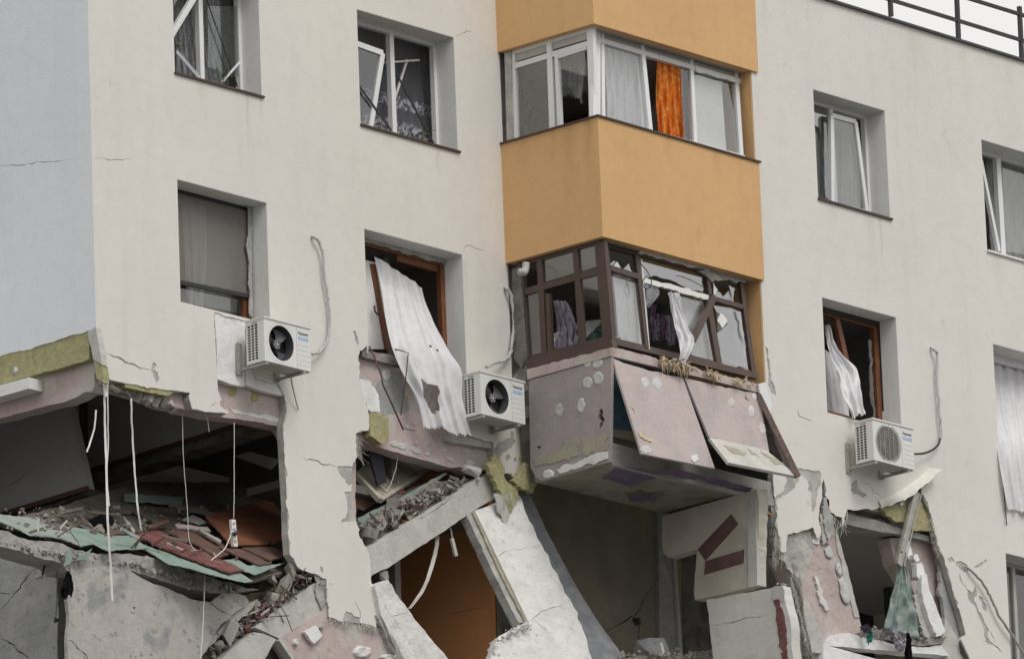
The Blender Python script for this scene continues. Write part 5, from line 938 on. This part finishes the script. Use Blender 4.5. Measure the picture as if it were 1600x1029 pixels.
# ================================================================== middle opening
def Z3(u, v): return (400+u/3.036, 690+v/3.036)
def Z4(u, v): return (540+u/6.154, 660+v/6.154)
DR = P3((595, 777, .25), (681, 727, .9), (575, 705, .9))
door = slab('ribbed_door', [Z4(*p) for p in [(335, 745), (865, 410), (700, 260), (380, 250), (90, 480)]], DR, .05, M['doorw']); tag(door, 'cream ribbed door fallen on its side in the middle opening', 'door')
for i in range(16):
    t = i/15; a = Z4(110+t*560, 470-t*170) ; b = Z4(360+t*480, 690-t*275); pbar(DR, *a, *b, .018, .008, -.009).build('rib', M['doorw'], door)
pbar(DR, *Z4(335, 745), *Z4(865, 412), .05, .06, -.03).build('edge_rail', M['doorw'], door); pbar(DR, *Z4(95, 500), *Z4(330, 745), .07, .06, -.03).build('edge_rail', M['doorw'], door)
nb = slab('navy_board', [Z4(*p) for p in [(215, 240), (350, 250), (395, 570), (312, 607)]], PY(.30), .03, M['navy']); tag(nb, 'dark navy board hanging in front of the ribbed door', 'board')
cable([(622, 700, .2), (619, 730, .2), (610, 757, .2), (602, 768, .2)], .005, 'thin pale cable hanging in front of the ribbed door')
gb = slab('brown_panel', [Z4(*p) for p in [(70, 640), (150, 700), (300, 770), (175, 845), (90, 810)]], PY(.45), .03, M['board']); tag(gb, 'dusty brown panel lying left of the ribbed door corner', 'panel')
gb = slab('brown_panel', [Z4(*p) for p in [(450, 700), (545, 640), (620, 670), (490, 730)]], PY(.42), .03, M['board']); tag(gb, 'small brown panel just below the ribbed door edge', 'panel')
for uv, lb in (([(120, 920), (385, 788), (392, 822), (140, 965)], 'mint sheet strip sticking out beside the cream tongue'), ([(440, 780), (740, 600), (960, 480), (980, 490), (760, 630), (450, 800)], 'thin mint strip running up under the ribbed door')):
    tag(slab('mint_sheet', jag([Z4(*p) for p in uv], .4, 4, 2), PY(.22), .02, M['lino']), lb, 'sheet', 'mint strips in the middle opening')
mid = slab('broken_slab', jag([Z4(*p) for p in [(100, 1010), (200, 930), (400, 810), (640, 700), (860, 560), (1160, 560), (1300, 490), (1420, 480), (1420, 620), (1100, 640), (760, 860), (560, 1010), (300, 1200), (160, 1200)]], 0.80, 5.6, 3), PY(.20), .6, M['rubble'], rough=0.035, grid=0.05); tag(mid, 'crumbling floor slab leaning above the diagonal beam', 'floor slab')
rnd = random.Random(23); rg = 'broken pieces on the leaning slab'
for i, (u, v, s, lb) in enumerate([(335, 1000, .10, 'pale angular chunk on the leaning slab next to the cream tongue'), (470, 990, .09, 'rounded chunk in the middle of the leaning slab'), (230, 1060, .13, 'large brownish chunk at the bottom of the leaning slab'), (890, 680, .10, 'grey chunk near the top of the leaning slab'), (1010, 640, .09, 'topmost grey chunk on the leaning slab, below the lintel'), (620, 900, .06, 'small chunk beside the shade-dark lumps of the leaning slab'), (160, 1000, .06, 'small brown chunk touching the cream tongue edge'), (700, 870, .05, 'tiny chunk on the rim of the diagonal beam')]):
    tag(chunk('concrete_piece', PY(.10).at(*Z4(u, v)), (s, s*.6, s*.6), M['rubble' if i % 3 else 'concrete'], None, 300+i, 20), lb, 'rubble', rg)
chunk('hollow_shade_lump', PY(.17).at(*Z4(600, 900)), (.14, .04, .07), M['darkconc'], mid, 4); chunk('hollow_shade_lump', PY(.17).at(*Z4(560, 960)), (.10, .04, .05), M['boardo'], mid, 5)  # solid dark lumps, colour stands in for the shade of a hollow
bd = slab('diagonal_beam', jag([(570, 858), (640, 815), (700, 778), (738, 752, 's'), (752, 745), (772, 736), (774, 778), (742, 796), (690, 832), (640, 864), (606, 887), (596, 890), (578, 900, 's'), (572, 900, 's')], 0.35, 7.0, 4), PY(.02), .22, M['lightconc'], None, [crack([(652, 812), (680, 796), (690, 788), (712, 776)], 1.6, 3)], rough=0.006, grid=0.05); tag(bd, 'long light concrete beam lying diagonally across the middle opening', 'beam')
chunk('broken_end', PY(.04).at(601, 900), (.09, .07, .06), M['rubble'], bd, 6); chunk('broken_end', PY(.0).at(746, 748), (.04, .03, .03), M['lightconc'], bd, 7)
slab('orange_room_wall', [(540, 720), (763, 740), (770, 1080), (540, 1080)], PX(XA-.13), .08, M['roomorange'], B, [crack([(680, 962), (720, 955), (775, 948)], .8, 3)])
box('orange_room_ceiling', (3.9, .34, -1.15), (XA-.03, 1.32, -1.05), M['roomdark'], B)
slab('broken_jamb', jag([Z3(*p) for p in [(1140, 660), (1165, 700), (1240, 850), (1180, 920), (1115, 980), (1110, 840), (1140, 800)]], 0.80, 5.6, 5), PY(.5), .3, M['darkconc'], B, rough=0.03, grid=0.05)
ribbon([(683, 836, .1), (681, 860, .05), (668, 905, .0), (655, 930, 0), (640, 950, .0)], .05, 'wide pale tape curving down in front of the orange wall', 'greypan', 'tape', 'strips hanging before the orange wall')
ribbon([(704, 824, .1), (707, 840, .08)], .02, 'small stub of tape under the diagonal beam', 'greypan', 'tape', 'strips hanging before the orange wall')
ft = pbar(PY(.06), 707, 840, 714, 868, .05, .03).build('foam_scrap', M['lightconc']); tag(ft, 'small pale foam scrap dangling before the orange wall', 'foam')
# white leaning wall with yellow and grey layers
WP = P3((742, 797, -.04), (812, 773, -.04), (830, 1029, -.70))
WPn = WP.n
def WO(d): return Plane(WP.o+WPn*d, WPn)
wl_ = slab('leaning_wall', jag([(742, 797), (770, 787), (812, 773), (826, 812), (846, 849), (870, 895), (891, 936), (912, 985), (934, 1060, 's'), (755, 1060, 's'), (768, 1022), (779, 993), (800, 982), (825, 970, 's')], 1.5, 10, 6), WP, .14, M['white'], None,
    [crack([(745, 802), (775, 796), (810, 785)], .7, 3), crack([(826, 970), (845, 955), (890, 940)], 1.2, 4), crack([(830, 965), (845, 980), (862, 992)], .8, 5), crack([(760, 872), (800, 858), (846, 850)], .6, 8)], rough=0.014, grid=0.045)
tag(wl_, 'white broken wall leaning right of the orange room', 'wall')
slab('wool_layer', jag([(738, 799), (743, 797), (786, 890), (826, 970), (821, 971), (780, 891)], 0.45, 4.199999999999999, 7), WO(.02), .12, M['woolthin'], wl_, rough=0.008, grid=0.03)
slab('mortar_layer', jag([(728, 802), (736, 800), (779, 893), (819, 972), (810, 972), (771, 895)], 0.40, 4.199999999999999, 8), WO(.05), .12, M['mortar'], wl_)
slab('grey_core', jag([(808, 772), (830, 774), (852, 825), (880, 878), (909, 930), (940, 978), (982, 1035), (992, 1060, 's'), (930, 1060, 's'), (890, 940)], 0.30, 7.0, 9), WO(.12), .10, M['blucore'], wl_, rough=0.008, grid=0.05)
ws = slab('fallen_wall_strip', jag([(586, 914), (606, 905), (618, 925), (645, 962), (668, 990), (704, 1034), (722, 1060, 's'), (650, 1060, 's'), (612, 995), (595, 960)], 0.55, 5.6, 10), PY(-.06), .16, M['white'], None, [crack([(610, 962), (640, 955)], 1.0, 3), crack([(596, 935), (612, 962), (640, 1000)], .8, 4)], rough=0.016, grid=0.04); tag(ws, 'white broken wall strip sloping down right of the cream tongue', 'wall strip')
slab('torn_layer', jag([(588, 960), (600, 955), (618, 985), (640, 1015), (668, 1060), (640, 1060), (610, 1010)], 0.80, 4.199999999999999, 11), PY(-.03), .12, M['mortar'], ws, rough=0.02, grid=0.03)
# wool hanging beside the balcony
wg_ = 'yellow wool scraps beside the lower balcony'
for q, m, lb, y in [([(762, 724), (774, 710), (786, 722), (788, 742), (800, 757), (810, 768), (804, 790), (796, 800), (788, 790), (783, 770), (772, 750)], 'wool', 'long yellow wool strip dangling over the white leaning wall', -.12), ([(802, 750), (812, 738), (821, 722), (846, 743), (832, 770), (818, 764)], 'wool', 'blocky yellow wool scrap under the mauve side panel', -.16), ([(818, 690), (829, 694), (832, 706), (828, 732), (818, 728)], 'wool', 'narrow yellow wool strip left of the mauve side panel', -.05)]:
    tag(slab('wool_scrap', jag(q, 1.2, 3, len(lb)), PY(y), .07, M[m], rough=0.016, grid=0.025), lb, 'insulation', wg_)
tip = slab('mesh_scrap', jag([(772, 770), (786, 775), (796, 800), (794, 815), (788, 818), (778, 800)], 1, 3, 5), PY(-.14), .015, M['lightconc']); tag(tip, 'grey render scrap hanging from the tip of the long wool strip', 'render')
for i, (q, r_, lb) in enumerate([([(577, 541, -.03), (585, 558, -.16), (596, 585, -.22), (598, 600, -.22), (612, 630, -.22), (630, 671, -.12)], .012, 'black bent rod slanting across the pink wall under the window'), ([(615, 545, -.06), (625, 547, -.16), (638, 551, -.2), (634, 590, -.2), (626, 648, -.1)], .008, 'thin dark wire frame standing left of the torn curtain')]):
    pts = [PY(p[2]).at(p[0], p[1]) for p in q]; tag(MB().tube(pts, r_, 6).build('bent_rod', M['steel']), lb, 'rod', 'bent rods under the curtain window')

# ================================================================== right opening
def Z5(u, v): return (1160+u/3.636, 760+v/3.636)
cl = slab('pink_column', jag([Z5(*p) for p in [(225, 385), (300, 330), (420, 250), (470, 180), (530, 240), (560, 330), (620, 560), (670, 760), (670, 850), (490, 900), (400, 940), (360, 800), (350, 660), (270, 480)]], 0.45, 7.0, 3), PY(YB+.06), .25, M['pink'], rough=0.012, grid=0.045); tag(cl, 'leaning pink concrete column left of the dark right opening', 'column')
slab('column_edge', jag([Z5(*p) for p in [(340, 640), (375, 660), (440, 800), (485, 890), (440, 945), (395, 940), (360, 800)]], 0.45, 5.6, 4), PY(YB+.03), .2, M['lightconc'], cl, rough=0.012, grid=0.04)
slab('column_edge', jag([Z5(*p) for p in [(530, 240), (548, 300), (610, 520), (668, 740), (640, 740), (590, 560), (535, 330)]], 0.50, 5.6, 5), PY(YB+.045), .2, M['lightconc'], cl, rough=0.012, grid=0.04)
slab('adhesive_strip', jag([Z5(*p) for p in [(408, 505), (425, 510), (445, 570), (460, 590), (455, 620), (480, 660), (495, 690), (480, 704), (445, 660), (430, 610), (428, 560)]], .7, 3, 6), PY(YB+.03), .03, M['white'], cl)
for i, (u, v, rx, ry) in enumerate([(580, 590, 6, 22), (548, 470, 4, 10), (490, 370, 6, 10)]): dome('adhesive_lump', *Z5(u, v), rx, ry, PY(YB+.04), .014, M['glue'], cl, 80+i, -.25)
slab('dusty_membrane', jag([Z5(*p) for p in [(225, 250), (300, 255), (400, 245), (420, 320), (380, 430), (340, 560), (290, 500), (250, 440), (220, 385), (235, 300)]], 1.4, 4, 7), PY(YB+.05), .03, M['mortar'], cl, rough=0.02, grid=0.04)
for i, q in enumerate([[(460, 60), (490, 70), (520, 240), (490, 330), (470, 250)], [(440, 150), (470, 160), (480, 320), (460, 330)], [(400, 260), (440, 290), (438, 325), (400, 318)]]): slab('torn_render_strip', jag([Z5(*p) for p in q], 1, 3, 30+i), PY(YB+.0+.02*i), .04, M['mortar' if i < 2 else 'cream'], cl)
nt = cur('torn_mesh', [(1226, 870, YB+.1), (1232, 900, YB+.08), (1236, 950, YB+.06), (1244, 1040, YB+.05)], [(1250, 890, YB+.04), (1256, 940, YB+.03), (1262, 980, YB+.02), (1276, 1040, YB+.02)], 4, .05, 'mesh', 'grey torn fibre mesh hanging along the leaning pink column', 'mesh', seed=41, crease=.10)
cur('torn_mesh', [(1206, 800, YB+.02), (1208, 830, YB+.02), (1205, 880, YB+.02)], [(1214, 800, YB), (1218, 850, YB), (1216, 885, YB)], 2, .02, 'mesh', 'narrow fringe of torn mesh beside the tiled wall fragment', 'mesh', seed=42, crease=.05)
slab('grey_strip', jag([(1203, 782), (1209, 780), (1214, 800), (1219, 860), (1214, 870), (1208, 830)], .8, 4, 3), PY(YB+.03), .06, M['bluconc'], B); chunk('orange_brick', PY(YB+.02).at(1201, 803), (.03, .03, .05), M['brick'], B, 3)
# lintel and room of the right opening
slab('lintel', jag([Z5(*p) for p in [(590, 150), (760, 190), (930, 245), (1090, 290), (1100, 320), (900, 270), (800, 260), (580, 210)]], 0.40, 7.0, 4), PY(YB+.12), .3, M['concrete'], B, rough=0.012, grid=0.05)
slab('insulation_board', jag([Z5(*p) for p in [(770, 110), (860, 80), (990, 40), (1060, 150), (1080, 250), (960, 240), (860, 190)]], 1.2, 4, 5), PY(YB+.05), .06, M['wool'], B, rough=0.008, grid=0.03)
dome('plastic_anchor', *Z5(903, 96), 5, 5.5, PY(YB+.05), .02, M['mortar'], B, 5); dome('plastic_anchor', *Z5(903, 96), 2.6, 3, PY(YB+.03), .01, M['coping'], B, 6)
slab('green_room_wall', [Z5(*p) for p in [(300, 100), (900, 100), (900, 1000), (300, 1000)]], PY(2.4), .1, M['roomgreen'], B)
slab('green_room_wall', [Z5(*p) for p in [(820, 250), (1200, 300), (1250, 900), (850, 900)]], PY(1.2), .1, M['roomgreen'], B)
jm = slab('pink_jamb', jag([Z5(*p) for p in [(840, 290), (930, 290), (1100, 310), (1135, 420), (1160, 720), (1250, 830), (1160, 900), (1100, 850), (1000, 640), (900, 480), (870, 440)]], 0.45, 7.0, 6), PY(YB+.22), .2, M['pink'], B, rough=0.01, grid=0.05)
slab('grey_jamb_patch', jag([Z5(*p) for p in [(1130, 400), (1165, 420), (1230, 640), (1270, 840), (1230, 880), (1150, 740), (1120, 600)]], 1.2, 4, 7), PY(YB+.10), .05, M['bluconc'], B)
# bent render sheet under the air conditioner
def curled():
    L = [PY(YB-.004).at(x, y) for x, y in [(1372, 782), (1398, 770), (1420, 757), (1440, 743), (1452, 731)]]; R = [(1376, 792), (1408, 783), (1432, 768), (1452, 752), (1472, 733)]; n = 26; m = 7
    A = resample(L, n); Bq = resample([PY(YB-.01-.16*(i/4)).at(*p) for i, p in enumerate(R)], n); v = []; f = []; rn = random.Random(4)
    for i in range(n):
        for k in range(m):
            t = k/(m-1); p = A[i].lerp(Bq[i], t)+V((0, -.012*math.sin(math.pi*t), 0))
            v.append(p+V((0, noise.noise(p*8)*.018, noise.noise(p*11)*.012+(rn.uniform(-.014, .014) if k == m-1 else 0))))
    N = len(v); v += [p+V((0, .012, .006)) for p in v]
    for i in range(n-1):
        for k in range(m-1): q = (i*m+k, i*m+k+1, (i+1)*m+k+1, (i+1)*m+k); f += [q, tuple(x+N for x in reversed(q))]
    for i in range(n-1): f += [(i*m+m-1, i*m+m-1+N, (i+1)*m+m-1+N, (i+1)*m+m-1)]
    return link('bent_render_sheet', v, f, M['cream'], None)
tag(curled(), 'curled cream render lip bent out under the guarded air conditioner', 'render')
mp = empty('metal_post', PY(YB-.02).at(1408, 882)); tag(mp, 'grey metal channel post leaning in the right opening', 'post')
pbar(PY(YB-.06), 1434, 768, 1406, 882, .10, .05).build('channel', M['galv'], mp); pbar(PY(YB-.062), 1439, 768, 1411, 884, .02, .002, -.02).build('lip', M['galv'], mp); dome('bolt_hole', *Z5(905, 370), 1.6, 2, PY(YB-.06), .003, M['gasket'], mp, 3)
cur('green_cloth', [(1404, 874, YB+.05), (1400, 905, YB), (1391, 940, YB-.02), (1386, 962, YB-.02), (1378, 990, YB-.02)], [(1411, 876, YB+.05), (1421, 900, YB+.02), (1424, 930, YB), (1431, 960, YB-.01), (1437, 1002, YB-.02)], 2.3, .022, 'cgreen', 'sage green cloth hanging from the foot of the metal post', 'cloth', seed=53, crease=.06, hem=.05, grow=.2)
fs = 'white foam strips right of the green cloth'
for q, lb, y in [([(1440, 897), (1448, 896), (1452, 920), (1464, 950), (1477, 985), (1470, 992), (1462, 994), (1450, 960), (1440, 925)], 'long white foam strip leaning at the right jamb', -.06), ([(1432, 880), (1440, 878), (1446, 896), (1438, 905), (1432, 900)], 'short white foam strip above the long one', -.02), ([(1428, 866), (1434, 865), (1437, 874), (1433, 878), (1428, 873)], 'small white foam lump topmost at the right jamb', -.02), ([(1412, 845), (1420, 842), (1430, 880), (1438, 905), (1430, 905)], 'grey white plaster strip behind the metal post', .08)]:
    tag(slab('foam_strip', jag(q, .35, 6, len(lb)), PY(YB+y), .07, M['foam'], rough=0.01, grid=0.03), lb, 'foam', fs)
slab('broken_strip', jag([(1428, 930), (1436, 920), (1450, 965), (1458, 995), (1446, 996), (1434, 960)], 1.1, 3, 8), PY(YB+.0), .05, M['lightconc'], B, rough=0.012, grid=0.04)
slab('window_ledge', jag([Z5(*p) for p in [(665, 830), (740, 800), (850, 830), (1000, 860), (1150, 855), (1140, 890), (1020, 905), (900, 880), (780, 865), (670, 850)]], 0.60, 5.6, 9), PY(YB-.02), .2, M['rubble'], B, rough=0.02, grid=0.04)
lw = slab('white_lower_wall', jag([Z5(*p) for p in [(470, 900), (520, 840), (600, 830), (680, 850), (780, 870), (900, 900), (1020, 910), (1130, 900), (1180, 960)]], 0.60, 5.6, 10)+[Z5(1200, 1100), Z5(440, 1100)], PY(YB-.01), .2, M['foam'], rough=0.012, grid=0.05); tag(lw, 'bright white wall below the ledge of the right opening', 'wall')
slab('render_scraps', jag([Z5(*p) for p in [(1150, 740), (1230, 880), (1250, 960), (1290, 1100), (1180, 1100), (1130, 900)]], 0.70, 5.6, 11), PY(YB+.04), .1, M['lightconc'], B)
slab('render_flap', jag([(1502, 998), (1512, 990), (1540, 1002), (1560, 1020), (1580, 1060, 's'), (1530, 1060, 's')], 1.2, 4, 12), PY(YB-.05), .02, M['cream'], B)
for i, (L_, R_, m, lb) in enumerate([([(1376, 982), (1384, 990), (1392, 992)], [(1382, 978), (1392, 984), (1398, 990)], 'rag', 'bunched grey rag on the left of the ledge'), ([(1392, 985), (1396, 1000), (1402, 1015)], [(1414, 985), (1416, 1000), (1412, 1018)], 'rag', 'grey patterned garment drooping from the middle of the ledge'), ([(1410, 986), (1414, 1005), (1412, 1040)], [(1420, 988), (1424, 1005), (1424, 1040)], 'cblack', 'black garment hanging over the white lower wall'), ([(1350, 980), (1354, 990), (1354, 1004)], [(1360, 980), (1364, 990), (1362, 1004)], 'cteal', 'teal cloth scrap hanging at the left end of the ledge'), ([(1344, 978), (1348, 984), (1352, 988)], [(1356, 974), (1360, 980), (1362, 986)], 'cpurple', 'dark red purple scrap next to the teal cloth')]):
    cur('garment', [(x, y, YB-.12) for x, y in L_], [(x, y, YB-.16) for x, y in R_], 3, .03, m, lb, 'garment', seed=60+i, n=18, m=22, crease=.06)
# far bottom bits in the recess
ln = chunk('dark_lump', PY(-.3).at(1018, 1016), (.25, .15, .16), M['bluconc'], None, 8, 24); tag(ln, 'dark rounded lump at the bottom of the recess', 'rubble')
wsx = pbar(PY(-.6), 1033, 1003, 1042, 1040, .05, .03).build('white_stick', M['coping']); tag(wsx, 'white splintered stick leaning before the dark lump', 'stick')
slab('recess_rubble', jag([(975, 1032), (1000, 1022), (1030, 1026), (1060, 1022), (1090, 1026), (1140, 1026), (1140, 1070), (975, 1070)], 0.75, 5.6, 3), PY(-.7), .4, M['rubble'], B, rough=0.06, grid=0.05)
crumbs(along([Z4(150, 1020), Z4(420, 900), Z4(760, 740), Z4(1150, 590)], 8, .13, .05), 120, .02, .085, M['rubble'], 'crumbs covering the leaning slab above the diagonal beam', 21)
crumbs(along([(1350, 985), (1400, 992), (1475, 998)], 4, YB-.04, .05), 120, .008, .035, M['rubble'], 'crumbs on the ledge under the green cloth', 22)
crumbs(along([(768, 1015), (800, 985), (828, 972)], 4, -.62, .05), 70, .01, .04, M['white'], 'white crumbs on the broken foot of the leaning wall', 23)
crumbs(along([(980, 1028), (1060, 1024), (1135, 1028)], 6, -.75, .1), 120, .012, .05, M['rubble'], 'crumbs at the bottom of the recess', 24)
crumbs(along([(1205, 930), (1225, 915), (1240, 1010)], 6, YB+.1, .06), 60, .01, .035, M['lightconc'], 'crumbs by the torn mesh beside the pale wall block', 25)
# frayed glass-fibre mesh along the torn render
def fringe(px, y, n, L, label, seed, d=(0, 1)):
    rnd = random.Random(seed); mb = MB()
    for i in range(n):
        k = rnd.randrange(len(px)-1); t = rnd.random(); x = px[k][0]+(px[k+1][0]-px[k][0])*t; yy = px[k][1]+(px[k+1][1]-px[k][1])*t; l = L*rnd.uniform(.3, 1.3); pl = PY(y)
        a = (x+rnd.gauss(0, .5), yy-1); b = (x+d[0]*l*.5+rnd.gauss(0, 1.5), yy+d[1]*l*.5+rnd.gauss(0, 1)); c = (x+d[0]*l+rnd.gauss(0, 4), yy+d[1]*l+rnd.gauss(0, 2.5))
        mb.tube([pl.at(*a), pl.at(*b)+V((0, -.02*rnd.random(), 0)), pl.at(*c)+V((0, -.05*rnd.random(), 0))], [.0032, .0028, .0018], 4)
    return tag(mb.build('frayed_mesh', M['mesh_fibre']), label, 'mesh', kind='stuff')
M['mesh_fibre'] = mat('glass_fibre', (.52, .51, .47), scale=8, var=.1)
fringe([(514, 964), (532, 971), (568, 974), (588, 981)], .006, 90, 9, 'frayed mesh fibres at the foot of the cream tongue', 1)
fringe([(494, 897), (510, 904), (512, 940)], .02, 40, 12, 'frayed mesh fibres left of the cream tongue foot', 2, (-.4, 1))
fringe([(556, 678), (557, 700), (558, 713)], .01, 26, 16, 'frayed mesh fibres at the cream edge by the ribbed door', 3, (.5, 1))
fringe([(1221, 863), (1212, 830), (1209, 870)], YB, 40, 24, 'frayed mesh fibres beside the tiled wall fragment', 4, (0, 1))
fringe([(1299, 802), (1317, 822), (1324, 797)], YB, 24, 16, 'frayed mesh fibres hanging at the left of the dark right opening', 5)
fringe([(1456, 808), (1462, 834), (1472, 866)], YB, 30, 8, 'frayed mesh fibres at the right edge of the dark right opening', 6, (-1, .4))
fringe([(606, 985), (618, 1000)], -.08, 30, 34, 'loose fibres trailing beside the white wall strip', 7, (.3, 1))
fringe([(786, 775), (800, 770)], -.15, 20, 18, 'loose fibres beneath the long wool strip', 8)
fringe([(1235, 900), (1250, 960), (1262, 1010)], YB+.0, 70, 22, 'tangled fibres along the leaning pink column', 9, (.2, 1))
# plant silhouettes behind the upper balcony side panes
b0 = PX(XA+.45).at(822, 190); pl0 = MB().tube([b0+V((0, 0, -.25)), b0, b0+V((.02, .02, .35))], .008, 6).build('plant', M['twig'], None); tag(pl0, 'dark house plant behind the leftmost pane of the upper balcony', 'plant'); leafy('leaves', b0+V((0, 0, -.1)), 60, .12, .09, pl0, 12); leafy('leaves', b0+V((0, 0, .35)), 25, .10, .06, pl0, 13)
tag(cloth('curtain', [(868, 88, -.8), (872, 120, -.8), (876, 150, -.8)], [(912, 76, -1.15), (912, 110, -1.15), (910, 150, -1.15)], 4, .03, M['cgrey'], None, 33), 'torn grey curtain behind the broken side pane of the upper balcony', 'curtain')
rs = random.Random(77)
def splinters(host, path, y, n, mats, seed):
    rs = random.Random(seed); f = along(path, 7, y, .06)
    for i in range(n):
        p = f(rs); d = V((rs.gauss(.7, .5), rs.gauss(0, .3), rs.gauss(.45, .35))).normalized(); L_ = rs.uniform(.10, .34); w_ = rs.uniform(.012, .04)
        MB().bar(p-d*L_/2, p+d*L_/2, w_, rs.uniform(.008, .02), V((.2, -1, rs.gauss(0, .5)))).build('splinter', M[mats[i % len(mats)]], host)
splinters(mid, [Z4(150, 1030), Z4(420, 900), Z4(760, 740), Z4(1150, 590)], .08, 26, ['floorw', 'rubble', 'board', 'lightconc', 'steel'], 5)
splinters(heap, [Z(100, 380), Z(420, 400), Z(700, 440), Z(1000, 540), Z(1320, 610)], .10, 30, ['floorw', 'board', 'lino', 'greypan', 'maroon'], 6)
splinters(bm_, [Z2(420, 760), Z2(700, 540), Z2(1000, 320)], .08, 26, ['floorw', 'steel', 'rubble', 'lightconc', 'board'], 7)
for i in range(14):
    p = along([Z2(300, 860), Z2(600, 620), Z2(820, 440)], 5, .08, .04)(rs); q = p+V((rs.uniform(.06, .2), rs.gauss(0, .04), rs.uniform(.0, .12))); e = q+V((rs.uniform(.02, .12), rs.gauss(-.05, .06), rs.gauss(-.05, .12)))
    MB().tube(smoothpts([p, q, e], 5), .006, 5).build('bent_bar', M['steel'], bm_, True)
for i, (u, v) in enumerate([(880, 330), (620, 640), (960, 310), (470, 760)]): chunk('brick_piece', PY(.07).at(*Z2(u, v)), (.07, .045, .035), M['maroon' if i % 2 else 'tilebrown'], bm_, 400+i, 22)
